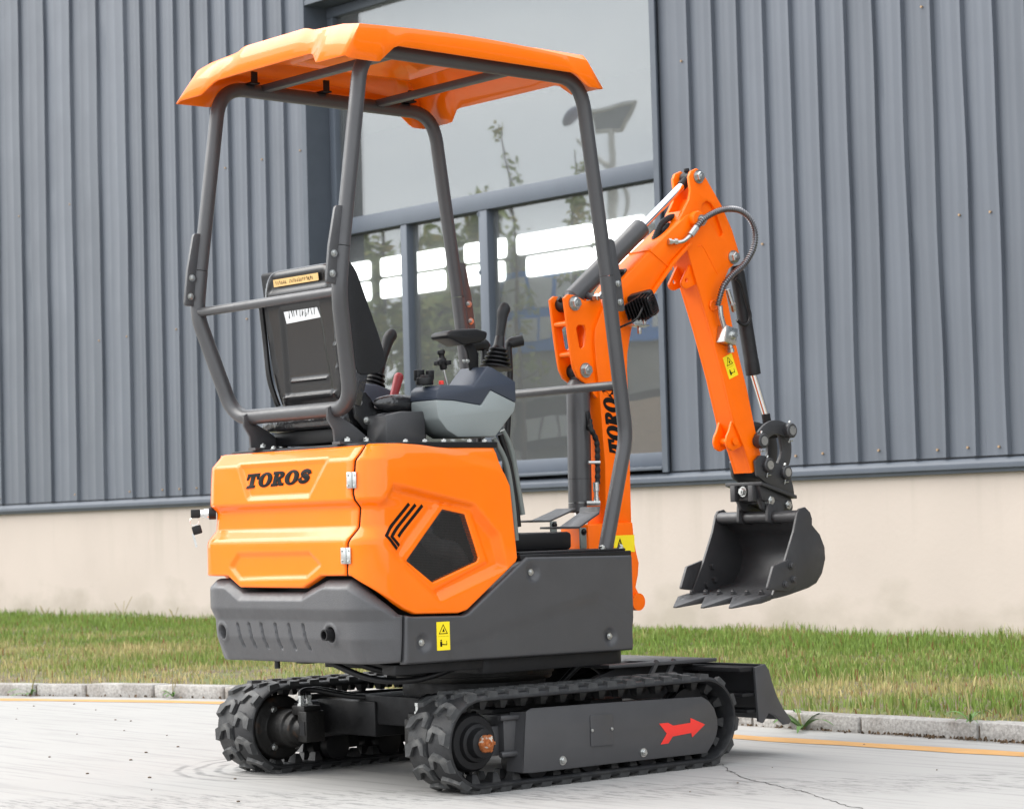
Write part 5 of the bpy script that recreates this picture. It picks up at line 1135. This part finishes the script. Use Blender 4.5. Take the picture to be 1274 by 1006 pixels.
g = G(); g.box((wc[0] + .0, -.10, wc[1] - .062), (.07, .05, .006)); g.cyl((wc[0] + .035, -.10, wc[1] - .06), (wc[0] + .035, -.10, wc[1] - .02), .006); g.lathe((wc[0] + .01, -.10, wc[1] - .09), (0, 0, 1), [(.008, 0), (.008, .03)], 6); g.build('lamp_bracket', 'zinc', wl, bev=.001)

# ---- arm (dipper)
AW = .047
armp = [(1.063, 2.02), (1.074, 2.041), (1.103, 2.053), (1.131, 2.042), (1.158, 2.009), (1.223, 1.927), (1.273, 1.842), (1.297, 1.782), (1.308, 1.753), (1.295, 1.726), (1.25, 1.699), (1.231, 1.667), (1.227, 1.633), (1.26, 1.488), (1.271, 1.435), (1.324, 1.265), (1.357, 1.129), (1.385, 1.023), (1.375, 0.9796), (1.337, 0.9624), (1.307, 1.041), (1.254, 1.14), (1.208, 1.304), (1.148, 1.479), (1.081, 1.652), (1.042, 1.762), (1.009, 1.829), (1.011, 1.867), (1.04, 1.909), (1.06, 1.939), (1.069, 1.974)]
aslot = [(1.146, 1.939), (1.126, 1.927), (1.117, 1.908), (1.206, 1.813), (1.221, 1.819), (1.225, 1.83), (1.186, 1.915), (1.167, 1.934)]
fill = [(1.028, 1.897), (1.076, 1.9), (1.102, 1.948), (1.168, 1.964), (1.231, 1.907), (1.273, 1.842), (1.297, 1.782), (1.295, 1.726), (1.25, 1.699), (1.231, 1.667), (1.227, 1.633), (1.26, 1.488), (1.271, 1.435), (1.324, 1.265), (1.357, 1.129), (1.385, 1.023), (1.375, 0.9796), (1.337, 0.9624), (1.307, 1.041), (1.254, 1.14), (1.208, 1.304), (1.148, 1.479), (1.081, 1.652), (1.042, 1.762), (1.009, 1.829), (1.011, 1.867)]
g = G(); g.prism(fill, 'y', -AW + .0125, AW - .0125); arm = g.build('arm', 'orange_boom', ex, bev=.0)
plate('arm_side_plate', [armp, aslot], 'y', -AW, -AW + .013, 'orange_boom', arm, .0025)
plate('arm_side_plate', [armp], 'y', AW - .013, AW, 'orange_boom', arm, .0025)
# recess lines in the arm's side
rl = [(1.095, 1.771), (1.111, 1.778), (1.127, 1.767), (1.192, 1.675), (1.182, 1.651), (1.162, 1.65)]
g = G(); g.tube([(a, -AW - .0002, b) for a, b in rl[:4]], .0022, 8); g.build('weld_seam', 'orange_boom', arm)
g = G(); g.lathe(([(1.16, 1.563)][0][0], -AW - .003, [(1.16, 1.563)][0][1]), (0, -1, 0), [(.020, 0), (.020, .003), (.016, .006), (.013, .002)], 24); g.build('boss', 'orange_boom', arm)
hexbolt('pin_bolt', (pinT[0], -AW, pinT[1]), (0, -1, 0), .018, arm, .015)
g = G(); g.lathe((pinE[0], -BW - .022, pinE[1]), (0, 1, 0), [(.026, 0), (.030, .004), (.030, .03)], 28); g.build('pivot_boss', 'orange_boom', boom); hexbolt('pin_bolt', (pinE[0] + .012, -BW - .022, pinE[1] - .004), (0, -1, 0), .015, boom, .012)
pK = [(1.273, 1.742)][0]; hexbolt('pin_bolt', (pK[0], -AW, pK[1]), (0, -1, 0), .019, arm, .016)
# lugs on the arm's inner face
for (hx, pts, rr) in (('u', [(1.084, 1.697), (1.069, 1.717), (1.017, 1.639), (1.025, 1.623), (1.044, 1.618), (1.106, 1.643)], [(1.045, 1.65)][0]), ('l', [(1.264, 1.167), (1.251, 1.149), (1.237, 1.114), (1.224, 1.097), (1.219, 1.074), (1.226, 1.053), (1.25, 1.042), (1.317, 1.065)], [(1.262, 1.077)][0])):
    for sg in (-1, 1): plate('arm_lug', [rnd(pts, .008, 3), circ(rr, .0075, 14)], 'y', sg * .026, sg * .036, 'orange_boom', arm, .0015)
    if hx == 'l':
        G().cyl((rr[0] - .004, -.045, rr[1]), (rr[0] - .004, .045, rr[1]), .014, n=16).build('lug_sleeve', 'orange_boom', arm)
wl_ = [(1.202, 1.376), (1.248, 1.395), (1.28, 1.317), (1.232, 1.299)]
pA, pB, pC, pD = wl_[3], wl_[2], wl_[1], wl_[0]
def fr_arm(u, v, d, w_=1, h_=1):
    a = Vector(pA).lerp(Vector(pB), u); b = Vector(pD).lerp(Vector(pC), u); q = a.lerp(b, v); return (q.x, -(AW + d), q.y)
lw, lh = (Vector(pB) - Vector(pA)).length, (Vector(pD) - Vector(pA)).length
warning_label(arm, lambda u, v, d: fr_arm(u / lw, v / lh, d), lw, lh)
# valve block on the arm and its armoured hose
vb_ = [(1.205, 1.454)][0]; g = G(); g.box((vb_[0], -.070, vb_[1]), (.060, .046, .062), Matrix.Rotation(math.radians(12), 3, 'Y')); vb2 = g.build('valve_block', 'zinc', arm, bev=.003)
g = G(); g.lathe((vb_[0] + .006, -.092, vb_[1]), (0, -1, 0), [(.016, 0), (.016, .006), (.010, .008), (.010, .018)], 8); g.build('fitting', 'zinc', vb2); g = G(); g.lathe((vb_[0] + .012, -.07, vb_[1] - .03), (.2, 0, -1), [(.010, 0), (.010, .014), (.013, .016), (.013, .03)], 8); g.build('fitting', 'zinc', vb2); g = G(); g.lathe((vb_[0] - .012, -.07, vb_[1] + .03), (-.2, 0, 1), [(.012, 0), (.012, .008)], 8); g.build('fitting', 'zinc', vb2)
hz = [(1.052, 1.833), (1.089, 1.867), (1.151, 1.896), (1.213, 1.908), (1.274, 1.902), (1.319, 1.87), (1.337, 1.821), (1.322, 1.767), (1.278, 1.713), (1.223, 1.675), (1.18, 1.636), (1.162, 1.589), (1.159, 1.56)]
ys_ = np.interp(np.arange(13), [0, 3, 7, 10, 12], [-.085, -.10, -.10, -.09, -.075])
ribbed([(a, y_, b) for (a, b), y_ in zip(hz, ys_)], .0115, 'armoured_hose', 'chrome_hose' if 'chrome_hose' in M else 'zinc', arm, .0095, 12, .30)
f1 = [(1.052, 1.833), (1.022, 1.803), (0.9897, 1.781), (0.954, 1.778)]; g = G(); g.cyl((f1[0][0], -.085, f1[0][1]), (f1[1][0], -.085, f1[1][1]), .0125, n=8); g.tube(spline([(f1[1][0], -.085, f1[1][1]), (f1[2][0], -.080, f1[2][1]), (f1[3][0], -.066, f1[3][1])], 6), .007, 10); g.lathe((f1[3][0] + .012, -.074, f1[3][1]), (-1, .3, 0), [(.012, 0), (.012, .012), (.008, .013), (.008, .022), (.012, .023), (.012, .034)], 6); g.build('fitting', 'zinc', boom)
f2 = [(1.169, 1.561), (1.173, 1.526), (1.184, 1.492), (1.191, 1.469)]; g = G(); g.tube(spline([(a, -.075, b) for a, b in f2], 5), .010, 10); g.build('fitting', 'zinc', arm)
# bucket cylinder
c1 = [(1.32, 1.72)][0]; c2 = [(1.408, 1.323)][0]; K_ = Vector((pK[0] + .03, 0, pK[1] - .02)); c1v = Vector((c1[0] + .015, 0, c1[1])); c2v = Vector((c2[0], 0, c2[1])); dd = (c2v - c1v).normalized(); Lc = (c2v - c1v).length
g = G(); g.lathe(c1v, dd, [(.018, .0), (.025, .02), (.0265, .03), (.0265, Lc - .055), (.0275, Lc - .053), (.0275, Lc), (.02, Lc + .002)], 28); g.cyl((pK[0], -.03, pK[1]), (pK[0], .03, pK[1]), .022); bcyl = g.build('bucket_cylinder', 'steel_dark', ex, bev=.0)
pin2 = [(1.514, 1.115)][0]; pin1 = [(1.364, 1.077)][0]; pin3 = [(1.483, 0.9624)][0]; pin4 = [(1.391, 0.9893)][0]
re = [(1.467, 1.17)][0]; rv = Vector((re[0], 0, re[1]))
g = G(); g.cyl(c2v, rv, .0125); g.build('cylinder_rod', 'chrome', bcyl); g = G(); g.cyl(rv - dd * .01, rv + dd * .06, .016); g.tube([rv + dd * .05, Vector((pin2[0] - .01, 0, pin2[1]))], .018, 12); g.cyl((pin2[0], -.025, pin2[1]), (pin2[0], .025, pin2[1]), .024); g.build('cylinder_eye', 'steel_dark', bcyl)
lp = [(1.293, 1.668), (1.317, 1.652), (1.362, 1.533), (1.352, 1.506), (1.319, 1.496), (1.29, 1.516)]; g = G(); g.tube(fillet([(a, -.04, b) for a, b in lp], .02, 5), .0062, 10); g.build('guard_rod', 'steel_dark', bcyl, smooth=60)
fz = [(1.251, 1.626), (1.277, 1.563)]; g = G(); g.cyl((fz[0][0], -.035, fz[0][1]), (fz[1][0], -.035, fz[1][1]), .009, n=10); g.cyl((fz[1][0] - .012, -.045, fz[1][1] + .01), (fz[1][0] + .004, -.035, fz[1][1] - .012), .011, n=8); g.build('fitting', 'zinc', bcyl)
# curved links
def banana(p, q, bulge, w0, n=14):
    p = Vector(p); q = Vector(q); m_ = (p + q) / 2; d = (q - p).normalized(); nn = Vector((-d.y, d.x)); o1 = []; o2 = []
    for i in range(n + 1):
        t_ = i / n; c_ = p.lerp(q, t_) + nn * bulge * math.sin(PI * t_); tg = ((q - p) + nn * bulge * PI * math.cos(PI * t_)).normalized(); k_ = Vector((-tg.y, tg.x)); o1.append(tuple(c_ + k_ * w0)); o2.append(tuple(c_ - k_ * w0))
    e0 = [tuple(p + Vector((math.cos(a), math.sin(a))) * w0 * 1.25) for a in ()]
    return o1 + o2[::-1]
for sg in (-1, 1):
    lk1 = plate('curved_link', [rnd(banana(pin1, pin2, .030, .026), .004, 2)], 'y', sg * .050, sg * .063, 'bucket', ex, .002)
    lk2 = plate('curved_link', [rnd(banana(pin2, pin3, .028, .026), .004, 2)], 'y', sg * .028, sg * .042, 'bucket', ex, .002)
for c_, r_ in ((pin1, .027), (pin2, .027), (pin3, .025), (pin4, .026)):
    g = G(); g.lathe((c_[0], .085, c_[1]), (0, -1, 0), [(r_ * .7, 0), (r_, .004), (r_, .025), (r_ * .8, .026), (r_ * .8, .142), (r_, .143), (r_, .168), (r_ * .85, .172)], 28); pn = g.build('link_pin', 'bucket', ex); G().lathe((c_[0], -.0865, c_[1]), (0, -1, 0), [(r_ * .62, 0), (r_ * .62, .002)], 20).build('pin_end', 'zinc', pn)
    g = G(); g.cyl((c_[0] - .004, -.072, c_[1] + r_), (c_[0] + .002, -.072, c_[1] + r_ + .008), .004, n=8); g.build('grease_nipple', 'zinc', pn); g = G(); g.cyl((c_[0] - .006, -.072, c_[1] - r_ - .018), (c_[0], -.072, c_[1] - r_), .0022, n=6); g.cyl((c_[0] - .01, -.072, c_[1] - r_ - .012), (c_[0] + .016, -.072, c_[1] - r_ - .010), .002, n=6); g.build('cotter_pin', 'zinc', pn)
# hanger bracket, swivel and hitch
hk = [(1.334, 1.006), (1.359, 1.026), (1.389, 1.023), (1.43, 1.002), (1.484, 0.9844), (1.513, 0.9548), (1.528, 0.9105), (1.534, 0.875), (1.388, 0.9236), (1.343, 0.9503)]
for sg in (-1, 1): hang = plate('hanger_plate', [rnd(hk, .006, 3)], 'y', sg * .054, sg * .068, 'bucket', ex, .002)
pz = [(1.237, 0.9248), (1.515, 0.8692)]; zt_ = (pz[0][1] + pz[1][1]) / 2
bpq = [(1.336, 0.9297), (1.52, 0.8779)]; a0, a1 = bpq
rotp = math.atan2(a1[1] - a0[1], a1[0] - a0[0])
g = G(); g.prism([(a0[0], a0[1]), (a1[0], a1[1]), (a1[0], a1[1] - .013), (a0[0], a0[1] - .013)], 'y', -.092, .092); hit = g.build('hitch_plate', 'bucket', ex, bev=.002)
hm = [(1.396, 0.9283), (1.548, 0.8972)]; hx0 = hm[0][0]
g = G(); g.prism([(a0[0] + .005, a0[1] - .013), (a1[0] - .015, a1[1] - .013), (a1[0] - .02, a1[1] - .06), (a0[0] + .02, a0[1] - .066)], 'y', -.075, .075); g.build('swivel_block', 'bucket', hit, bev=.003)
hexbolt('bolt', (a0[0] + .005, .005, a0[1] - .034), (-1, 0, 0), .014, hit, .012)
for sg in (-1, 1): G().bx(a0[0] - .012, a0[0] + .012, sg * .045 - .012, sg * .045 + .012, a0[1] - .07, a0[1] - .012).build('swivel_lug', 'bucket', hit, bev=.002)
b1, b2 = [(1.398, 0.8608), (1.488, 0.8433)]
cup = [(1.35, 0.8745), (1.376, 0.8917), (1.427, 0.8852), (1.523, 0.8663), (1.53, 0.8309), (1.508, 0.8077), (1.423, 0.818), (1.373, 0.8277)]
for sg in (-1, 1): plate('hitch_cheek', [rnd(cup, .008, 3)], 'y', sg * .045, sg * .062, 'bucket', hit, .002)
for c_ in (b1, b2):
    G().cyl((c_[0], -.07, c_[1]), (c_[0], .07, c_[1]), .012, n=14).build('hitch_pin', 'chrome', hit); hexbolt('pin_bolt', (c_[0], -.062, c_[1]), (0, -1, 0), .017, hit, .016)
    hexbolt('pin_bolt', (c_[0], .062, c_[1]), (0, 1, 0), .017, hit, .016)

# ---- bucket
sidep = [(1.392, 0.8125), (1.405, 0.8281), (1.435, 0.8334), (1.46, 0.8142), (1.469, 0.7909), (1.468, 0.7687), (1.507, 0.7337), (1.53, 0.6881), (1.532, 0.6446), (1.512, 0.593), (1.481, 0.5595), (1.438, 0.5438), (1.332, 0.5221), (1.27, 0.5132), (1.245, 0.5142), (1.321, 0.6452), (1.372, 0.7497)]
BY = .21
bk_ = [(1.434, 0.8031), (1.466, 0.7679), (1.507, 0.7337), (1.53, 0.6881), (1.532, 0.6446), (1.512, 0.593), (1.481, 0.5595), (1.438, 0.5438), (1.332, 0.5221), (1.212, 0.5042)]
outer = list(bk_); th_ = .010
def offs(P_, d):
    o = []
    for i, q in enumerate(P_):
        a = Vector(P_[max(0, i - 1)]); b = Vector(P_[min(len(P_) - 1, i + 1)]); t_ = (b - a).normalized(); n_ = Vector((-t_.y, t_.x)); o.append((q[0] - n_.x * d, q[1] - n_.y * d))
    return o
sm = [tuple(q) for q in [v.to_2d() for v in spline([(a, b, 0) for a, b in outer], 4)]]
inn = offs(sm, th_)
g = G(); g.prism(sm + inn[::-1], 'y', -BY + .011, BY - .011); bkt = g.build('bucket', 'bucket', ex, bev=.0, smooth=50)
for sg in (-1, 1): plate('side_plate', [sidep], 'y', sg * (BY - .011), sg * BY, 'bucket', bkt, .002)
tpc = [(1.425, 0.8033)][0]
G().cyl((tpc[0] - .012, -BY + .012, tpc[1] - .002), (tpc[0] - .012, BY - .012, tpc[1] - .002), .022, n=24).build('top_tube', 'bucket', bkt)
for sg in (-1, 1):
    pe = [(tpc[0] - .05, tpc[1] - .022), (tpc[0] - .045, tpc[1] + .05), (tpc[0] + .02, tpc[1] + .06), (tpc[0] + .045, tpc[1] + .01), (tpc[0] + .03, tpc[1] - .03)]
    plate('bucket_ear', [rnd(pe, .012, 3)], 'y', sg * .066, sg * .080, 'bucket', bkt, .002)
# cutting edge plate and teeth
le = [(1.253, 0.5167), (1.212, 0.5042)]; lip0 = [(1.28, 0.5184)][0]; lip1 = [(1.19, 0.515)][0]
dl = (Vector(lip1) - Vector(lip0)).normalized(); nl = Vector((-dl.y, dl.x))
tl = [(1.215, 0.4912), (1.167, 0.5277)]
lipdir = Vector((-.995, -.10)).normalized(); p0 = Vector(lip0); q1 = p0 + lipdir * .09
nl = Vector((-lipdir.y, lipdir.x)) * -1
if nl.y < 0: nl = -nl
g = G(); g.prism([tuple(p0), tuple(q1), tuple(q1 + nl * .006), tuple(p0 + nl * .014)], 'y', -BY + .002, BY - .002); g.build('cutting_edge', 'bucket', bkt, bev=.002)
nt3 = 3; wt = 2 * BY / nt3
for i in range(nt3):
    yc = -BY + wt * (i + .5); bs = p0 + lipdir * .035; tip = p0 + lipdir * .175 - nl * .012
    g = G(); hw_ = wt * .49
    V_ = {}
    def pt3(xz, y): return g.bm.verts.new((xz.x, y, xz.y))
    top_ = [pt3(bs + nl * .016, yc - hw_), pt3(bs + nl * .016, yc + hw_), pt3(bs + lipdir * .055 + nl * .012, yc + hw_ * .98), pt3(tip, yc + hw_ * .12), pt3(tip, yc - hw_ * .12), pt3(bs + lipdir * .055 + nl * .012, yc - hw_ * .98)]
    bt_ = [pt3(bs - nl * .006, yc - hw_), pt3(bs - nl * .006, yc + hw_), pt3(bs + lipdir * .05 - nl * .012, yc + hw_ * .98), pt3(tip - nl * .006, yc + hw_ * .12), pt3(tip - nl * .006, yc - hw_ * .12), pt3(bs + lipdir * .05 - nl * .012, yc - hw_ * .98)]
    g.face(top_); g.face(bt_[::-1])
    for k in range(6): g.face((top_[k], top_[(k + 1) % 6], bt_[(k + 1) % 6], bt_[k]))
    th3 = g.build('bucket_tooth', 'bucket', bkt, bev=.0012, smooth=25)
    for dy in (-.035, .035):
        c_ = bs + lipdir * .012 + nl * .016; hexbolt('bolt', (c_.x, yc + dy, c_.y), (nl.x, 0, nl.y), .0095, th3, .010, 'bucket')
# side cutters
cutp = [(1.33, 0.6491), (1.346, 0.6444), (1.361, 0.621), (1.363, 0.5581), (1.324, 0.5367), (1.295, 0.5378), (1.214, 0.5466), (1.214, 0.5551), (1.246, 0.6276)]
for sg in (-1, 1):
    ct = plate('side_cutter', [rnd(cutp, .004, 2)], 'y', sg * .2115, sg * .224, 'bucket', bkt, .002)
    for c_ in [(1.335, 0.6261), (1.345, 0.5773), (1.302, 0.5603)]: g = G(); g.lathe((c_[0], sg * .224, c_[1]), (0, sg, 0), [(.0135, 0), (.0135, .003), (.010, .004), (.010, .009), (.008, .011)], 18); g.build('bolt', 'bucket', ct)
    for c_ in [(1.36, 0.6254), (1.37, 0.5764), (1.328, 0.5593)]: g = G(); g.lathe((c_[0], sg * .199, c_[1]), (0, -sg, 0), [(.013, 0), (.013, .003), (.010, .003), (.010, .012)], 6); g.build('bolt', 'bucket', ct)

# ---- key left in the lock, spare on its ring
kq = q_key = Vector(PH(-.415, .862, -.03)) + nd * .05
kr = thing('bunch_of_keys', 'two black headed keys on a ring hanging from the rear door lock', 'keys', kq)
def kpart(g, name, mt, bev=0): o = g.build(name, mt, kr, bev=bev); return o
kd = nd; up3 = Vector((0, 0, 1)); 
Rk = Matrix((kd, kd.cross(up3) * -1, up3)).transposed()
g = G(); g.box(kd * .016, (.030, .008, .028), Rk); kpart(g, 'key_head', 'plastic', .0035)
g = G(); g.tube([Vector((0, 0, -.012)) + kd * .02 + Vector((0, 0, -1)) * .012 + Vector((math.cos(a) * kd.x, math.cos(a) * kd.y, math.sin(a))) * .014 for a in np.linspace(0, 2 * PI, 22)], .0011, 6); kpart(g, 'ring', 'chrome')
g = G(); g.box(kd * .012 + Vector((0, 0, -.052)), (.030, .008, .028), Rk @ Matrix.Rotation(.25, 3, 'Y')); kpart(g, 'key_head', 'plastic', .0035)
g = G(); g.box(kd * .020 + Vector((0, 0, -.085)), (.007, .0025, .045), Rk @ Matrix.Rotation(.25, 3, 'Y')); kpart(g, 'key_blade', 'zinc')

# ---------------------------------------------------------------- across the yard (seen mirrored in the window)
XM = XW + REC + .035
def mir(x): return 2 * XM - x
M['lampwhite'] = mat('lamp_pole_white', (.85, .82, .74), .5); M['solar'] = mat('solar_cells', (.42, .43, .46), .25); M['lampblue'] = mat('lamp_head', (.36, .35, .48), .4); M['bark'] = mat('bark', (.14, .105, .075), .9, var=.3)
M['signblue'] = mat('sign_blue', (.06, .30, .85), .5); M['signwhite'] = mat('sign_white', (.88, .88, .88), .5); M['shop'] = mat('shop_front_grey', (.50, .47, .42), .8, var=.15, vscale=2); M['shopdark'] = mat('shop_fascia', (.10, .09, .085), .7); M['sand'] = mat('sand_wall', (.80, .58, .42), .8, var=.1)
M['leaf'] = mat('tree_leaf', (.34, .40, .12), .55, var=.4, vscale=3, col2=(.50, .38, .09), c2scale=2.5, c2lo=.5, c2hi=.7)
XV = 26.0; xr = mir(XV)
pl = [(27.2, 8.236), (27.49, 1.54)]
ly = pl[0][0]; lz = 9.0
lamp = thing('street_lamp', 'white solar street lamp with tilted panel standing across the yard', 'street lamp', (xr, ly, 0))
def lpart(g, name, mt, **k): return g.build(name, mt, lamp, **k)
zp = pl[0][1]
g = G(); g.tube([(0, 0, 0), (0, 0, 3), (0, 0, zp)], lambda t: .075 - .03 * t, 16); lpart(g, 'pole', 'lampwhite', smooth=60)
pn = [(27.59, 8.601), (26.51, 8.624), (26.93, 8.198), (27.6, 8.248), (28.05, 8.592)]; h0_ = [(28.55, 8.776), (28.01, 8.477)]
g = G(); yc = (pn[0][0] + pn[1][0]) / 2 - ly; A = [g.bm.verts.new(v) for v in ((.06, pn[0][0] - ly, pn[0][1]), (.06, pn[1][0] - ly, pn[1][1]), (-.06, pn[2][0] - ly, pn[2][1]), (-.06, pn[3][0] - ly, pn[3][1]))]; B = [g.bm.verts.new(v.co + Vector((.03, 0, .04))) for v in A]
for i in range(4): g.face((A[i], A[(i + 1) % 4], B[(i + 1) % 4], B[i]))
g.face(A); g.face(B[::-1]); lpart(g, 'solar_panel', 'solar', smooth=0)
fr4 = [v for v in ((.06, pn[0][0] - ly, pn[0][1]), (.06, pn[1][0] - ly, pn[1][1]), (-.06, pn[2][0] - ly, pn[2][1]), (-.06, pn[3][0] - ly, pn[3][1]))]
g = G(); g.tube([*fr4, fr4[0]], .045, 6); lpart(g, 'panel_frame', 'lampwhite')
g = G(); g.tube(spline([(0, 0, zp - .8), (0, .3, zp - .5), (0, .9, zp - .05)], 6), .04, 8); g.tube(spline([(0, 0, zp - 2.4), (0, -.30, zp - 1.6), (0, -.25, zp - 1.1), (0, 0, zp - .75)], 6), .04, 8); lpart(g, 'bracket_arm', 'lampwhite')
hm_ = ((h0_[0][0] + h0_[1][0]) / 2 - ly, (h0_[0][1] + h0_[1][1]) / 2)
g = G(); g.sphere((0, hm_[0], hm_[1]), .30, (.5, 1.05, .35), Matrix.Rotation(-.45, 3, 'X')); lpart(g, 'lamp_head', 'lampblue')
def tree(loc, h, crown_r, z0, n, label, seed, ls=.085, trunk=.045):
    r = np.random.default_rng(seed); e = thing('tree', label, 'tree', loc, 'trees across the yard')
    g = G(); bend = r.uniform(-.3, .3, 2); g.tube(spline([(0, 0, 0), (bend[0] * .3, bend[1] * .3, h * .5), (bend[0], bend[1], h * .96)], 6), lambda t: trunk * (1 - .85 * t) + .01, 8)
    cl = []
    for i in range(14):
        a = r.uniform(0, 6.28); f = r.uniform(0, 1); zz = z0 + (h - z0) * f; rr = crown_r * (1 - .65 * f) * r.uniform(.45, 1); c_ = np.array([bend[0] * zz / h + math.cos(a) * rr, bend[1] * zz / h + math.sin(a) * rr, zz]); cl.append(c_)
        g.tube([(bend[0] * .8 * zz / h, bend[1] * .8 * zz / h, zz - rr * .7), tuple(c_)], lambda t: trunk * .3 * (1 - .7 * t), 5)
    g.build('trunk', 'bark', e, smooth=60)
    cl = np.array(cl); k = r.integers(0, len(cl), n); c_ = cl[k] + r.normal(0, crown_r * .22, (n, 3)) * np.array([1, 1, 1.2]); d1 = r.normal(0, 1, (n, 3)); d1 /= np.linalg.norm(d1, axis=1)[:, None]; d2 = np.cross(d1, r.normal(0, 1, (n, 3))); d2 /= np.linalg.norm(d2, axis=1)[:, None]; sz = ls * r.uniform(.6, 1.3, (n, 1))
    V = np.stack([c_ - d1 * sz, c_ + d2 * sz * .45, c_ + d1 * sz, c_ - d2 * sz * .45], 1).reshape(-1, 3); me = bpy.data.meshes.new('crown'); me.from_pydata(V.tolist(), [], [(4 * i, 4 * i + 1, 4 * i + 2, 4 * i + 3) for i in range(n)]); me.update(); mk('crown', me, 'leaf', e, 0)
def vp(px, py, xv): return None
tr_ = [(28.8, 8.623), (27.76, 8.24), (26.56, 7.538), (29.26, 7.739), (30.2, 4.013)]
tree((xr + 1, tr_[0][0], 0), tr_[0][1], .42, 3.6, 260, 'slender sapling with sparse leaves beside the street lamp, the taller of two', 1)
tree((xr + .5, tr_[1][0] + .2, 0), tr_[1][1], .4, 3.4, 260, 'slender sparse sapling standing close to the lamp pole', 2)
tree((xr + 2, tr_[2][0] - .2, 0), tr_[2][1] - .8, .5, 2.6, 320, 'short bushy sapling on the far side of the street lamp', 3)
tl_ = [(32.74, 6.577), (31.93, 6.731), (30.26, 6.546), (33.42, 6.651), (31.03, 6.551), (29.8, 5.796)]
for k, (yy, zz) in enumerate(tl_):
    tree((mir(24.0) + (-2, 0, -1, 1, -2.5, 0)[k], yy, 0), zz * (1.0, 1.05, 1.1, 1.0, .95, .9)[k], 1.0, .4, 1300, 'bushy autumn tinged tree in the row across the yard', 10 + k, .17, .09)
# shop with a blue signboard
sgp = [(30.98, 5.687), (28.44, 4.901), (31.04, 4.233), (28.48, 3.863)]; ya, yb = sgp[0][0], sgp[1][0] - 4.5; za, zb_ = sgp[2][1] - .1, sgp[0][1] + .1
shop = thing('roadside_shop', 'low grey shop with a blue signboard across the yard', 'building', (xr - 1, ya, 0))
def spart(g, name, mt, **k): o = g.build(name, mt, shop, **k); o.location = (-(xr - 1), -ya, 0); return o
spart(G().bx(xr - 6, xr - .2, yb, ya, 0, zb_ + .6), 'wall', 'shop', smooth=0)
sb = spart(G().bx(xr - .19, xr, yb + .02, ya - .02, za, zb_), 'signboard', 'signblue', smooth=0)
def bar(y0, y1, z0, z1): o = G().bx(xr + .002, xr + .03, y0, y1, z0, z1).build('sign_mark', 'signwhite', sb, smooth=0); return o
hh = zb_ - za; y_ = ya - .55
while y_ > yb + 1: bar(y_ - .62, y_, za + hh * .52, za + hh * .90); y_ -= .80
y_ = ya - .15
while y_ > yb + .5: bar(y_ - .34, y_, za + hh * .14, za + hh * .40); y_ -= .46
f_ = [(30.11, 3.21), (28.55, 2.378)]; z1_, z2_ = f_[0][1], f_[1][1]
fb = spart(G().bx(xr - .19, xr + .06, yb + .05, f_[0][0], z2_ - .1, z1_), 'fascia', 'shopdark', smooth=0)
y_ = f_[0][0] - .25
while y_ > yb + .4: G().bx(xr + .062, xr + .09, y_ - .42, y_, z2_ + .06, z1_ - .35).build('sign_mark', 'signwhite', fb, smooth=0); y_ -= .50
wy = [(26.93, 3.031), (25.94, 2.01)]; spart(G().bx(xr - 5, xr + .5, wy[1][0] - 3, wy[0][0] + .4, 0, wy[0][1]), 'low_wall', 'sand', smooth=0)
for yy in np.arange(yb + 1, ya - .5, 2.6): spart(G().bx(xr - .2, xr + .1, yy, yy + .35, 0, z2_ - .12), 'pillar', 'lampwhite', smooth=0)
